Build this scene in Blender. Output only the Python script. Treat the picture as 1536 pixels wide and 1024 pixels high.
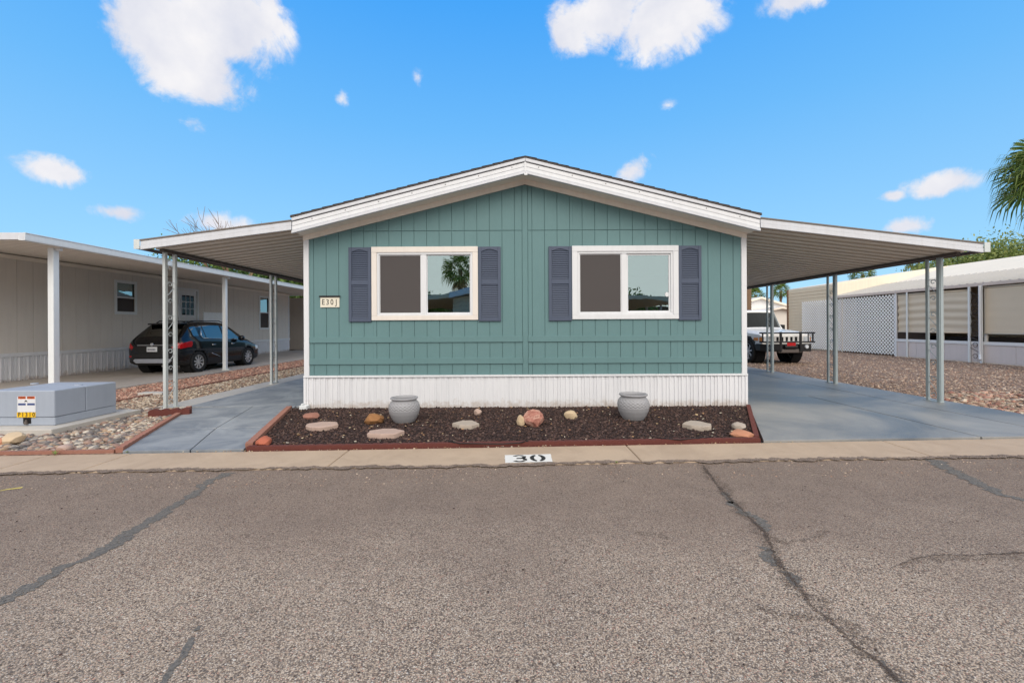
import bpy, math, random
import numpy as np
from mathutils import Vector, Matrix
random.seed(7); RNG = np.random.default_rng(11)
R = math.radians
scene = bpy.context.scene
for o in list(bpy.data.objects): bpy.data.objects.remove(o)
COL = scene.collection

# ------------------------------------------------------------------ camera
F = 640.0; CX, HY = 768.0, 489.0; H = 1.47; ROLL = R(0.3)
cam_d = bpy.data.cameras.new('camera'); cam = bpy.data.objects.new('camera', cam_d); COL.objects.link(cam)
cam.location = (0, 0, H); cam.rotation_euler = (R(90), ROLL, 0)
cam_d.sensor_width = 36; cam_d.lens = 36*F/1536; cam_d.shift_y = -(512-HY)/1536
cam_d.clip_start = 0.05; cam_d.clip_end = 5000
scene.camera = cam
scene.render.resolution_x = 1024; scene.render.resolution_y = 682

# ------------------------------------------------------------------ light
SUN_EL, SUN_AZ = 36, 172          # azimuth clockwise from +Y (behind the camera, to the right)
sd = bpy.data.lights.new('sun', 'SUN'); sd.energy = 1.75; sd.angle = R(40); sd.color = (1, .92, .81)
sun = bpy.data.objects.new('sun', sd); COL.objects.link(sun)
a, e = R(SUN_AZ), R(SUN_EL)
sdir = Vector((math.sin(a)*math.cos(e), math.cos(a)*math.cos(e), math.sin(e)))
sun.rotation_euler = (-sdir).to_track_quat('-Z', 'Y').to_euler()
scene.view_settings.view_transform = 'Standard'; scene.view_settings.look = 'None'
scene.view_settings.exposure = 0.0; scene.view_settings.gamma = 1.0

def ray(px, py):
    a_, b_ = px-CX, HY-py
    c, s = math.cos(ROLL), math.sin(ROLL)
    return Vector((a_*c+b_*s, F, -a_*s+b_*c))
def P(px, py, Y):
    d = ray(px, py); return Vector((0, 0, H))+d*(Y/F)
def G(px, py, z=0.0):
    d = ray(px, py); return Vector((0, 0, H))+d*((H-z)/-d.z)
def WX(px, py, X):
    d = ray(px, py); return Vector((0, 0, H))+d*(X/d.x)

# world: physical sky plus broken cloud
world = bpy.data.worlds.new('World'); scene.world = world; world.use_nodes = True
nt = world.node_tree; N = nt.nodes; L = nt.links; N.clear()
def nn(t, **k):
    n = N.new(t)
    for a_, b_ in k.items(): setattr(n, a_, b_)
    return n
out = nn('ShaderNodeOutputWorld'); bg = nn('ShaderNodeBackground'); bg.inputs[1].default_value = 0.11
L.new(bg.outputs[0], out.inputs[0])
sky = nn('ShaderNodeTexSky', sky_type='NISHITA', sun_disc=False, sun_elevation=R(SUN_EL), sun_rotation=R(SUN_AZ))
sky.air_density = 1.0; sky.dust_density = 0.35; sky.ozone_density = 2.2; sky.altitude = 300
hs = nn('ShaderNodeHueSaturation'); hs.inputs['Saturation'].default_value = 1.12; hs.inputs['Value'].default_value = 1.0
L.new(sky.outputs[0], hs.inputs['Color'])
skm = nn('ShaderNodeMix', data_type='RGBA', blend_type='MULTIPLY'); skm.inputs[0].default_value = 1
skm.inputs[7].default_value = (1.05, 1.5, 1.8, 1)
L.new(hs.outputs[0], skm.inputs[6])
tc = nn('ShaderNodeTexCoord')
def math_n(op, a_=None, b_=None, clamp=False):
    m = nn('ShaderNodeMath', operation=op, use_clamp=clamp)
    for i, v in enumerate((a_, b_)):
        if v is None: continue
        if isinstance(v, (int, float)): m.inputs[i].default_value = v
        else: L.new(v, m.inputs[i])
    return m.outputs[0]
# x0,x1,y0,y1 in degrees-like photo units -> directions
CL = [(150, 335, -30, 125, 1.35, 0), (250, 445, -45, 112, 1.35, 0), (205, 385, 40, 172, 1.25, 0), (250, 335, 162, 203, .46, 0),
      (16, 138, 228, 285, 1.0, 0), (134, 228, 299, 339, .95, 0), (255, 385, 308, 360, .9, 0), (496, 528, 134, 162, .55, 0),
      (800, 900, 8, 90, 1.0, 0), (840, 990, -25, 70, 1.1, 0), (885, 1105, -30, 88, 1.1, 0), (1130, 1260, -30, 26, .9, 0), (898, 998, 234, 278, .72, -.45),
      (1350, 1472, 252, 300, .9, 0), (1316, 1364, 282, 306, .8, 0), (1312, 1402, 322, 360, .9, 0), (150, 190, 252, 278, .3, 0),
      (1170, 1215, 140, 160, .25, 0), (615, 640, 100, 130, .3, 0), (985, 1020, 148, 168, .3, 0)]
acc = None
for (x0, x1, y0, y1, st, tilt) in CL:
    c = ray((x0+x1)/2, (y0+y1)/2).normalized()
    az = math.atan2(-c.x, c.y)
    k = F/ray((x0+x1)/2, (y0+y1)/2).length
    rx = (x1-x0)/2/F*k*k/1.0*math.sqrt(1+0) * (1.0/ k) ; rz = (y1-y0)/2/F*k
    if abs(c.x) > .3: rx *= abs(c.y)/k*1.0
    m = nn('ShaderNodeMapping', vector_type='TEXTURE')
    m.inputs['Location'].default_value = c; m.inputs['Rotation'].default_value = (0, tilt, az)
    m.inputs['Scale'].default_value = (rx, .5, rz)
    L.new(tc.outputs['Generated'], m.inputs['Vector'])
    ln = nn('ShaderNodeVectorMath', operation='LENGTH'); L.new(m.outputs[0], ln.inputs[0])
    v = math_n('MULTIPLY', math_n('SUBTRACT', 1.0, ln.outputs['Value'], True), st*1.25)
    acc = v if acc is None else math_n('MAXIMUM', acc, v)
def noise(scale, detail, rough, dist=0, vec=None, lac=2.0):
    n = nn('ShaderNodeTexNoise'); n.inputs['Scale'].default_value = scale; n.inputs['Detail'].default_value = detail
    n.inputs['Roughness'].default_value = rough; n.inputs['Distortion'].default_value = dist
    L.new(vec or tc.outputs['Generated'], n.inputs['Vector']); return n.outputs['Fac']
n1 = noise(9, 12, .66, .5)
n1b = noise(34, 6, .65, .2)
n1 = math_n('ADD', math_n('MULTIPLY', n1, .75), math_n('MULTIPLY', n1b, .25))
dens = math_n('SUBTRACT', acc, math_n('ADD', .30, math_n('MULTIPLY', math_n('SUBTRACT', .5, n1), 3.1)))
fr = nn('ShaderNodeMapRange', interpolation_type='SMOOTHSTEP'); fr.inputs['From Min'].default_value = -.16; fr.inputs['From Max'].default_value = .52
L.new(dens, fr.inputs['Value'])
# outside any listed cloud nothing may appear
gate = nn('ShaderNodeMapRange', interpolation_type='SMOOTHSTEP'); gate.inputs['From Min'].default_value = .0; gate.inputs['From Max'].default_value = .25
L.new(acc, gate.inputs['Value'])
front = math_n('MULTIPLY', fr.outputs[0], gate.outputs[0])
# cloud deck behind the camera, added at the sides and overhead, brightened to fill shade
sp = nn('ShaderNodeSeparateXYZ'); L.new(tc.outputs['Generated'], sp.inputs[0])
deck = math_n('ADD', math_n('ADD', math_n('MULTIPLY', sp.outputs['Y'], -1.15), math_n('MULTIPLY', sp.outputs['Z'], .42)), math_n('MULTIPLY', math_n('ABSOLUTE', sp.outputs['X']), .72))
n2 = noise(2.6, 8, .6, .4)
dk = math_n('ADD', deck, math_n('MULTIPLY', math_n('SUBTRACT', n2, .5), 1.4))
dr = nn('ShaderNodeMapRange', interpolation_type='SMOOTHSTEP'); dr.inputs['From Min'].default_value = .30; dr.inputs['From Max'].default_value = .75
L.new(dk, dr.inputs['Value'])
mask = math_n('MAXIMUM', front, dr.outputs[0], True)
cr = nn('ShaderNodeMix', data_type='RGBA')
n3 = noise(9, 5, .55)
nr = nn('ShaderNodeMapRange'); nr.inputs['From Min'].default_value = .35; nr.inputs['From Max'].default_value = .68; L.new(n3, nr.inputs['Value'])
L.new(nr.outputs[0], cr.inputs[0])
cr.inputs[6].default_value = (6.6, 6.8, 7.7, 1); cr.inputs[7].default_value = (8.5, 8.4, 8.6, 1)
dkc = nn('ShaderNodeMix', data_type='RGBA', blend_type='MIX'); L.new(dr.outputs[0], dkc.inputs[0]); L.new(cr.outputs[2], dkc.inputs[6]); dkc.inputs[7].default_value = (12.6, 12.3, 12.0, 1)
mx = nn('ShaderNodeMix', data_type='RGBA')
spz = nn('ShaderNodeSeparateXYZ'); L.new(tc.outputs['Generated'], spz.inputs[0])
rp = nn('ShaderNodeValToRGB'); els = rp.color_ramp.elements
while len(els) < 5: els.new(.5)
for e_, (p_, c_) in zip(els, ((0, (.50, .79, .98)), (.14, (.34, .68, 1.0)), (.41, (.16, .52, 1.0)), (.61, (.065, .40, 1.0)), (1, (.04, .28, .85)))): e_.position = p_; e_.color = (*c_, 1)
L.new(spz.outputs['Z'], rp.inputs[0])
rm = nn('ShaderNodeMix', data_type='RGBA', blend_type='MULTIPLY'); rm.inputs[0].default_value = 1; rm.inputs[7].default_value = (9.1, 9.1, 9.1, 1); L.new(rp.outputs[0], rm.inputs[6])
sm = nn('ShaderNodeMix', data_type='RGBA'); sm.inputs[0].default_value = .9; L.new(skm.outputs[2], sm.inputs[6]); L.new(rm.outputs[2], sm.inputs[7])
L.new(mask, mx.inputs[0]); L.new(sm.outputs[2], mx.inputs[6]); L.new(dkc.outputs[2], mx.inputs[7])
L.new(mx.outputs[2], bg.inputs[0])

# ------------------------------------------------------------------ helpers: colour and materials
def s(r, g, b):
    f = lambda c: (c/255/12.92) if c/255 <= .04045 else ((c/255+.055)/1.055)**2.4
    return (f(r), f(g), f(b), 1)
class M_:
    def __init__(self, name):
        self.m = bpy.data.materials.new(name); self.m.use_nodes = True
        self.t = self.m.node_tree; self.b = self.t.nodes['Principled BSDF']; self.o = self.t.nodes['Material Output']
        self._tc = None
    def n(self, t, **k):
        x = self.t.nodes.new(t)
        for a_, b_ in k.items(): setattr(x, a_, b_)
        return x
    def l(self, a_, b_): self.t.links.new(a_, b_)
    def co(self):
        if not self._tc:
            g = self.n('ShaderNodeNewGeometry'); self._tc = g.outputs['Position']
        return self._tc
    def noise(self, sc, det=4, rough=.55, vec=None, dist=0):
        x = self.n('ShaderNodeTexNoise'); x.inputs['Scale'].default_value = sc; x.inputs['Detail'].default_value = det
        x.inputs['Roughness'].default_value = rough; x.inputs['Distortion'].default_value = dist
        self.l(vec or self.co(), x.inputs['Vector']); return x.outputs['Fac']
    def ramp(self, fac, stops, const=False):
        x = self.n('ShaderNodeValToRGB'); cr_ = x.color_ramp
        if const: cr_.interpolation = 'CONSTANT'
        while len(cr_.elements) < len(stops): cr_.elements.new(.5)
        for e_, (p_, c_) in zip(cr_.elements, stops):
            e_.position = p_; e_.color = c_ if len(c_) == 4 else (*c_, 1)
        self.l(fac, x.inputs[0]); return x.outputs[0]
    def mix(self, fac, a_, b_, bt='MIX'):
        x = self.n('ShaderNodeMix', data_type='RGBA', blend_type=bt)
        for i, v in ((0, fac), (6, a_), (7, b_)):
            if isinstance(v, (int, float)): x.inputs[i].default_value = v
            elif isinstance(v, tuple): x.inputs[i].default_value = v
            else: self.l(v, x.inputs[i])
        return x.outputs[2]
    def mth(self, op, a_, b_=0.0, clamp=False):
        x = self.n('ShaderNodeMath', operation=op, use_clamp=clamp)
        for i, v in enumerate((a_, b_)):
            if isinstance(v, (int, float)): x.inputs[i].default_value = v
            else: self.l(v, x.inputs[i])
        return x.outputs[0]
    def bump(self, h, strength=.3, dist=.01):
        x = self.n('ShaderNodeBump'); x.inputs['Strength'].default_value = strength; x.inputs['Distance'].default_value = dist
        self.l(h, x.inputs['Height']); self.l(x.outputs[0], self.b.inputs['Normal']); return x
    def vor(self, sc, feature='F1', vec=None, rnd=1.0):
        x = self.n('ShaderNodeTexVoronoi', feature=feature); x.inputs['Scale'].default_value = sc
        x.inputs['Randomness'].default_value = rnd
        self.l(vec or self.co(), x.inputs['Vector']); return x
    def mapped(self, scale):
        x = self.n('ShaderNodeMapping'); x.inputs['Scale'].default_value = scale; self.l(self.co(), x.inputs['Vector']); return x.outputs[0]
    def rm(self, rough=.5, metal=0, spec=.5):
        self.b.inputs['Roughness'].default_value = rough; self.b.inputs['Metallic'].default_value = metal
        self.b.inputs['Specular IOR Level'].default_value = spec; return self
def dk(c, k): return (c[0]*k, c[1]*k, c[2]*k, 1)
def paint(name, c, rough=.55, var=.10, sc=3.0, bump=.12, bsc=120, streak=True, metal=0, dirt=None, spec=.4):
    """painted or plain surface: two scales of tone, faint vertical weathering, fine bump"""
    m = M_(name); m.rm(rough, metal, spec)
    n = m.noise(sc, 6, .6)
    col = m.mix(m.mth('MULTIPLY', n, 1.0), dk(c, 1-var), dk(c, 1+var))
    if streak:
        st = m.noise(1.0, 5, .65, m.mapped((14, 14, .9)))
        f_ = m.ramp(st, [(.42, (0, 0, 0)), (.75, (1, 1, 1))])
        col = m.mix(m.mth('MULTIPLY', f_, .22), col, dirt or dk(c, .72))
    m.l(col, m.b.inputs['Base Color'])
    m.bump(m.noise(bsc, 3, .6), bump, .004)
    return m.m

# ------------------------------------------------------------------ helpers: mesh building
class MB:
    def __init__(self): self.v = []; self.f = []; self.mi = []; self.m = 0
    def add(self, vs, fs):
        b_ = len(self.v); self.v += [tuple(x) for x in vs]
        for f_ in fs: self.f.append(tuple(b_+i for i in f_)); self.mi.append(self.m)
        return self
    def box(self, x0, x1, y0, y1, z0, z1):
        if x0 > x1: x0, x1 = x1, x0
        if y0 > y1: y0, y1 = y1, y0
        if z0 > z1: z0, z1 = z1, z0
        return self.add([(x0,y0,z0),(x1,y0,z0),(x1,y1,z0),(x0,y1,z0),(x0,y0,z1),(x1,y0,z1),(x1,y1,z1),(x0,y1,z1)],
            [(3,2,1,0),(4,5,6,7),(0,1,5,4),(1,2,6,5),(2,3,7,6),(3,0,4,7)])
    def prism(self, pts, ext):
        """closed polygon of 3D pts extruded by vector ext"""
        n = len(pts); e_ = Vector(ext); p = [Vector(q) for q in pts]
        nrm = Vector((0, 0, 0))
        for i in range(n): nrm += p[i].cross(p[(i+1) % n])
        if nrm.dot(e_) > 0: p = p[::-1]
        return self.add(p+[q+e_ for q in p], [tuple(range(n)), tuple(range(2*n-1, n-1, -1))]+[(i+n, (i+1) % n+n, (i+1) % n, i) for i in range(n)])
    def tube(self, path, r, n=8, caps=True, r2=None):
        path = [Vector(p) for p in path]; k = len(path); vs = []
        up0 = None
        for i, p in enumerate(path):
            t = (path[min(i+1, k-1)]-path[max(i-1, 0)]).normalized()
            if up0 is None: up0 = Vector((0, 0, 1)) if abs(t.z) < .9 else Vector((1, 0, 0))
            a_ = t.cross(up0).normalized(); b_ = a_.cross(t).normalized(); up0 = b_
            rr = r if r2 is None else r+(r2-r)*i/(k-1)
            for j in range(n):
                q = 2*math.pi*j/n; vs.append(p+a_*math.cos(q)*rr+b_*math.sin(q)*rr)
        fs = [(i*n+j, i*n+(j+1) % n, (i+1)*n+(j+1) % n, (i+1)*n+j) for i in range(k-1) for j in range(n)]
        if caps: fs += [tuple(range(n-1, -1, -1)), tuple(range((k-1)*n, k*n))]
        return self.add(vs, fs)
    def lathe(self, prof, n=32, c=(0, 0, 0), axis='z', wob=None):
        vs = []
        for (r, z) in prof:
            for j in range(n):
                q = 2*math.pi*j/n; rr = r*(wob(q, z) if wob else 1)
                x, y = rr*math.cos(q), rr*math.sin(q)
                vs.append((c[0]+x, c[1]+y, c[2]+z) if axis == 'z' else (c[0]+z, c[1]+x, c[2]+y))
        k = len(prof)
        return self.add(vs, [(i*n+j, i*n+(j+1) % n, (i+1)*n+(j+1) % n, (i+1)*n+j) for i in range(k-1) for j in range(n)])
    def build(self, name, mat, parent=None, smooth=False, bevel=0, world=True, angle=None):
        me = bpy.data.meshes.new(name)
        off = Vector((0, 0, 0))
        if parent is not None and world:
            p = parent
            while p: off += p.location; p = p.parent
        vs = [(a_[0]-off.x, a_[1]-off.y, a_[2]-off.z) for a_ in self.v] if parent is not None and world else self.v
        me.from_pydata(vs, [], self.f)
        mats = mat if isinstance(mat, (list, tuple)) else [mat]
        for m in mats: me.materials.append(m)
        if len(mats) > 1: me.polygons.foreach_set('material_index', self.mi)
        if smooth: me.polygons.foreach_set('use_smooth', [True]*len(me.polygons))
        me.update()
        if angle is not None: me.set_sharp_from_angle(angle=R(angle))
        o = bpy.data.objects.new(name, me); COL.objects.link(o)
        if parent is not None: o.parent = parent
        if bevel:
            b_ = o.modifiers.new('bevel', 'BEVEL'); b_.width = bevel; b_.segments = 2; b_.limit_method = 'ANGLE'; b_.angle_limit = R(40)
        return o
def thing(name, label, cat, loc=(0, 0, 0), rz=0, group=None):
    o = bpy.data.objects.new(name, None); COL.objects.link(o); o.location = loc; o.rotation_euler = (0, 0, rz)
    o.empty_display_size = .2
    o['label'] = label; o['category'] = cat
    if group: o['group'] = group
    return o
def tag(o, label, cat, group=None):
    o['label'] = label; o['category'] = cat
    if group: o['group'] = group
    return o
def recenter(o):
    vs = o.data.vertices; n = len(vs)
    co = np.empty(n*3); vs.foreach_get('co', co); co = co.reshape(-1, 3)
    c = np.array([(co[:, 0].min()+co[:, 0].max())/2, (co[:, 1].min()+co[:, 1].max())/2, co[:, 2].min()])
    vs.foreach_set('co', (co-c).ravel()); o.location = c; return o
def struct(o, kind='structure'): o['kind'] = kind; return o
def dup(root, loc, rz=None, label=None, parent=None):
    c = root.copy(); COL.objects.link(c); c.parent = parent
    if loc is not None: c.location = loc
    if rz is not None: c.rotation_euler = (0, 0, rz)
    if label: c['label'] = label
    for ch in [o for o in bpy.data.objects if o.parent == root]: dup(ch, None, None, None, c)
    return c
def text_mb(txt, size, origin, xdir, zdir, depth=.004, bold=0, align='CENTER'):
    cu = bpy.data.curves.new('t', 'FONT'); cu.body = txt; cu.size = size; cu.extrude = depth; cu.align_x = align; cu.align_y = 'CENTER'
    cu.offset = bold
    o = bpy.data.objects.new('t', cu); COL.objects.link(o)
    dg = bpy.context.evaluated_depsgraph_get(); me = bpy.data.meshes.new_from_object(o.evaluated_get(dg))
    X, Z = Vector(xdir), Vector(zdir); Y = X.cross(Z)
    mb = MB(); mb.add([Vector(origin)+X*v.co.x+Z*v.co.y+Y*v.co.z for v in me.vertices], [tuple(p.vertices) for p in me.polygons])
    bpy.data.objects.remove(o); bpy.data.curves.remove(cu); bpy.data.meshes.remove(me); return mb

# scatter of little stones as ONE mesh
ICO = None
def base_shape(kind):
    if kind == 'octa':
        v = np.array([(1,0,0),(-1,0,0),(0,1,0),(0,-1,0),(0,0,1),(0,0,-1)], float)
        f = np.array([(0,2,4),(2,1,4),(1,3,4),(3,0,4),(2,0,5),(1,2,5),(3,1,5),(0,3,5)])
        return v, f
    t = (1+5**.5)/2
    v = np.array([(-1,t,0),(1,t,0),(-1,-t,0),(1,-t,0),(0,-1,t),(0,1,t),(0,-1,-t),(0,1,-t),(t,0,-1),(t,0,1),(-t,0,-1),(-t,0,1)], float)
    v /= np.linalg.norm(v[0])
    f = [(0,11,5),(0,5,1),(0,1,7),(0,7,10),(0,10,11),(1,5,9),(5,11,4),(11,10,2),(10,7,6),(7,1,8),(3,9,4),(3,4,2),(3,2,6),(3,6,8),(3,8,9),(4,9,5),(2,4,11),(6,2,10),(8,6,7),(9,8,1)]
    if kind == 'ico2':
        vl = [tuple(x) for x in v]; cache = {}; nf = []
        def mid(a_, b_):
            k = (min(a_, b_), max(a_, b_))
            if k not in cache:
                m = (np.array(vl[a_])+np.array(vl[b_]))/2; m /= np.linalg.norm(m); vl.append(tuple(m)); cache[k] = len(vl)-1
            return cache[k]
        for (a_, b_, c_) in f:
            x, y, z = mid(a_, b_), mid(b_, c_), mid(c_, a_); nf += [(a_, x, z), (b_, y, x), (c_, z, y), (x, y, z)]
        return np.array(vl), np.array(nf)
    return v, np.array(f)
def inpoly(pts, poly):
    x, y = pts[:, 0], pts[:, 1]; inside = np.zeros(len(pts), bool); n = len(poly)
    for i in range(n):
        x1, y1 = poly[i][:2]; x2, y2 = poly[(i+1) % n][:2]
        c = ((y1 > y) != (y2 > y)) & (x < (x2-x1)*(y-y1)/((y2-y1) or 1e-9)+x1)
        inside ^= c
    return inside
def scatter(name, poly, n, smin, smax, mat, z=0.0, kind='octa', jit=.25, flat=.6, near=0.0, smooth=False, avoid=()):
    P_ = np.array([(p[0], p[1]) for p in poly]); lo, hi = P_.min(0), P_.max(0)
    got = np.zeros((0, 2))
    while len(got) < n:
        q = RNG.random((n*3, 2))*(hi-lo)+lo; k = inpoly(q, poly)
        if near: k &= RNG.random(len(q)) < (lo[1]/np.maximum(q[:, 1], .1))**near
        for (ax, ay, ar) in avoid: k &= np.hypot(q[:, 0]-ax, q[:, 1]-ay) > ar
        got = np.vstack([got, q[k]])
    got = got[:n]; bv, bf = base_shape(kind); nv = len(bv)
    sz = smin+(smax-smin)*RNG.random(n)**2.0
    V = np.repeat(bv[None], n, 0)
    V = V*(1+(RNG.random((n, nv, 1))-.5)*2*jit)
    sc = np.stack([sz*(.75+.6*RNG.random(n)), sz*(.7+.4*RNG.random(n)), sz*(flat*(.75+.5*RNG.random(n)))], 1)
    V *= sc[:, None, :]
    # tilt then yaw
    th = (RNG.random(n)-.5)*1.0; c, s_ = np.cos(th)[:, None], np.sin(th)[:, None]
    y, zz = V[:, :, 1]*c-V[:, :, 2]*s_, V[:, :, 1]*s_+V[:, :, 2]*c; V[:, :, 1], V[:, :, 2] = y, zz
    th = RNG.random(n)*6.283; c, s_ = np.cos(th)[:, None], np.sin(th)[:, None]
    x, y = V[:, :, 0]*c-V[:, :, 1]*s_, V[:, :, 0]*s_+V[:, :, 1]*c; V[:, :, 0], V[:, :, 1] = x, y
    V[:, :, 0] += got[:, 0:1]; V[:, :, 1] += got[:, 1:2]; V[:, :, 2] += z+(sz*flat*(.2+.5*RNG.random(n)))[:, None]
    Fc = (bf[None]+(np.arange(n)*nv)[:, None, None]).reshape(-1, 3)
    me = bpy.data.meshes.new(name); me.vertices.add(n*nv); me.vertices.foreach_set('co', V.ravel())
    nf = len(Fc); me.loops.add(nf*3); me.loops.foreach_set('vertex_index', Fc.ravel().astype(np.int32))
    me.polygons.add(nf); me.polygons.foreach_set('loop_start', np.arange(nf, dtype=np.int32)*3)
    me.update(calc_edges=True); me.materials.append(mat)
    me.polygons.foreach_set('use_smooth', [smooth]*nf)
    o = bpy.data.objects.new(name, me); COL.objects.link(o); o['kind'] = 'stuff'; return o
def stone_mat(name, cols, rough=.85, bsc=60, tex=.12):
    m = M_(name); m.rm(rough, 0, .3)
    g = m.n('ShaderNodeNewGeometry')
    k = len(cols); c = m.ramp(g.outputs['Random Per Island'], [(i/k, cl) for i, cl in enumerate(cols)], const=True)
    n = m.noise(bsc, 4, .6)
    c = m.mix(n, m.mix(1.0, c, (1-tex*2, 1-tex*2, 1-tex*2, 1), 'MULTIPLY'), m.mix(1.0, c, (1+tex*2, 1+tex*2, 1+tex*2, 1), 'MULTIPLY'))
    m.l(c, m.b.inputs['Base Color']); m.bump(n, .4, .004); return m.m

# ------------------------------------------------------------------ materials
TEAL = s(98, 131, 134)
# road: exposed aggregate asphalt
def road_mat():
    m = M_('road_asphalt'); m.rm(.9, 0, .25)
    def layer(sc, cols):
        v = m.vor(sc); sep = m.n('ShaderNodeSeparateColor'); m.l(v.outputs['Color'], sep.inputs[0])
        c = m.ramp(sep.outputs[0], cols, const=True)
        return v, c, sep
    cols = [(0, s(116, 102, 90)), (.12, s(180, 161, 142)), (.3, s(202, 183, 162)), (.46, s(158, 141, 126)), (.58, s(192, 168, 146)), (.70, s(100, 92, 88)),
            (.76, s(212, 195, 176)), (.88, s(152, 141, 130)), (.95, s(190, 148, 130)), (.98, s(224, 214, 200))]
    v1, c1, s1 = layer(150, cols); v2, c2, s2 = layer(72, cols)
    big = m.mth('GREATER_THAN', s2.outputs[1], .86)
    rim = m.mth('LESS_THAN', v2.outputs['Distance'], .42)
    big = m.mth('MULTIPLY', big, rim)
    c = m.mix(big, c1, c2)
    gap = m.ramp(v1.outputs['Distance'], [(.46, (0, 0, 0)), (.72, (1, 1, 1))])
    gapf = m.mth('MULTIPLY', gap, m.mth('SUBTRACT', 1.0, big))
    c = m.mix(m.mth('MULTIPLY', gapf, .72), c, s(74, 63, 55))
    w = m.ramp(m.noise(.55, 5, .6, dist=.6), [(.34, (0, 0, 0)), (.68, (1, 1, 1))])
    w2 = m.ramp(m.noise(3.4, 5, .65), [(.3, (0, 0, 0)), (.75, (1, 1, 1))])
    # tone turns darker brown towards the kerb, along a noisy edge
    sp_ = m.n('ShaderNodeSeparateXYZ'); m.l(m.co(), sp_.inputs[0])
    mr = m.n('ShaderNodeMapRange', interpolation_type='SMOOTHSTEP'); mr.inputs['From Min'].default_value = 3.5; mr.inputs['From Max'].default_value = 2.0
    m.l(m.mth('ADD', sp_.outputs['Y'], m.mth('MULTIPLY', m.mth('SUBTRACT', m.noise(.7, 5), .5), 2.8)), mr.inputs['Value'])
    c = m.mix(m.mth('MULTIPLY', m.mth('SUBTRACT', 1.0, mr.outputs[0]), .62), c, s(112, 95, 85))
    c = m.mix(m.mth('MULTIPLY', w, .26), c, s(92, 84, 80)); c = m.mix(m.mth('MULTIPLY', w2, .18), c, s(182, 164, 146))
    # pits where stones have plucked out, and a few oil drips
    pv = m.vor(34); pit = m.ramp(pv.outputs['Distance'], [(.13, (1, 1, 1)), (.22, (0, 0, 0))]); psel = m.n('ShaderNodeSeparateColor'); m.l(pv.outputs['Color'], psel.inputs[0])
    c = m.mix(m.mth('MULTIPLY', m.mth('MULTIPLY', pit, m.mth('GREATER_THAN', psel.outputs[0], .45)), .75), c, s(58, 50, 46))
    ov = m.vor(1.15); os_ = m.n('ShaderNodeSeparateColor'); m.l(ov.outputs['Color'], os_.inputs[0])
    spot = m.ramp(m.mth('ADD', ov.outputs['Distance'], m.mth('MULTIPLY', m.noise(40, 3), .05)), [(.045, (1, 1, 1)), (.075, (0, 0, 0))])
    c = m.mix(m.mth('MULTIPLY', m.mth('MULTIPLY', spot, m.mth('GREATER_THAN', os_.outputs[1], .5)), .55), c, s(62, 57, 54))
    m.l(c, m.b.inputs['Base Color'])
    h = m.mth('ADD', m.mth('MULTIPLY', v1.outputs['Distance'], -1.0), m.mth('MULTIPLY', m.noise(28, 3), .6))
    m.bump(h, .6, .007); return m.m
def concrete(name, c, stain, sc=1.2, joint=0, rough=.75, var=.12, amt=.5):
    m = M_(name); m.rm(rough, 0, .35)
    n = m.noise(sc, 8, .66, dist=.8); f1 = m.ramp(n, [(.38, (0, 0, 0)), (.62, (1, 1, 1))])
    col = m.mix(m.mth('MULTIPLY', f1, amt), c, stain)
    sp_ = m.noise(150, 3, .7); col = m.mix(m.ramp(sp_, [(.3, (0, 0, 0)), (.7, (1, 1, 1))]), m.mix(1.0, col, (1-var, 1-var, 1-var, 1), 'MULTIPLY'), m.mix(1.0, col, (1+var, 1+var, 1+var, 1), 'MULTIPLY'))
    d = m.noise(7, 5, .7); col = m.mix(m.mth('MULTIPLY', m.ramp(d, [(.6, (0, 0, 0)), (.74, (1, 1, 1))]), .3), col, dk(stain, .7))
    m.l(col, m.b.inputs['Base Color'])
    rr = m.n('ShaderNodeMapRange'); rr.inputs['To Min'].default_value = rough-.22; rr.inputs['To Max'].default_value = rough+.1; m.l(n, rr.inputs['Value']); m.l(rr.outputs[0], m.b.inputs['Roughness'])
    m.bump(m.mth('ADD', sp_, m.mth('MULTIPLY', m.noise(12, 4), .8)), .22, .006); return m.m
def gravel_mat(name, cols, sc, dark, tone=.3):
    m = M_(name); m.rm(.92, 0, .2)
    v = m.vor(sc); sep = m.n('ShaderNodeSeparateColor'); m.l(v.outputs['Color'], sep.inputs[0]); k = len(cols)
    c = m.ramp(sep.outputs[0], [(i/k, cl) for i, cl in enumerate(cols)], const=True)
    c = m.mix(m.mth('MULTIPLY', m.ramp(v.outputs['Distance'], [(.35, (0, 0, 0)), (.7, (1, 1, 1))]), .8), c, dark)
    c = m.mix(m.mth('MULTIPLY', m.ramp(m.noise(.6, 5, .6), [(.35, (0, 0, 0)), (.7, (1, 1, 1))]), tone), c, dk(dark, 1.5))
    m.l(c, m.b.inputs['Base Color']); m.bump(m.mth('MULTIPLY', v.outputs['Distance'], -1.0), 1.0, .03); return m.m
M = {}
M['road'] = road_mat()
M['kerb'] = concrete('kerb_concrete', s(188, 166, 142), s(160, 139, 119), 1.6, var=.07)
M['drive'] = concrete('painted_concrete', s(104, 109, 114), s(158, 156, 152), .42, rough=.5, var=.05, amt=.9)
M['walk'] = concrete('walk_concrete', s(156, 160, 164), s(108, 115, 124), 1.3, rough=.62, var=.06, amt=.8)
M['pale'] = concrete('pale_concrete', s(190, 186, 180), s(168, 164, 158), 1.5, var=.06)
M['ndrive'] = concrete('neighbour_concrete', s(176, 168, 160), s(146, 138, 130), .8, var=.06)
RIVER = [s(158, 144, 130), s(120, 112, 108), s(186, 172, 154), s(144, 116, 104), s(100, 95, 92), s(170, 146, 122), s(140, 134, 128), s(158, 132, 118), s(196, 186, 172), s(118, 104, 95)]
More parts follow.
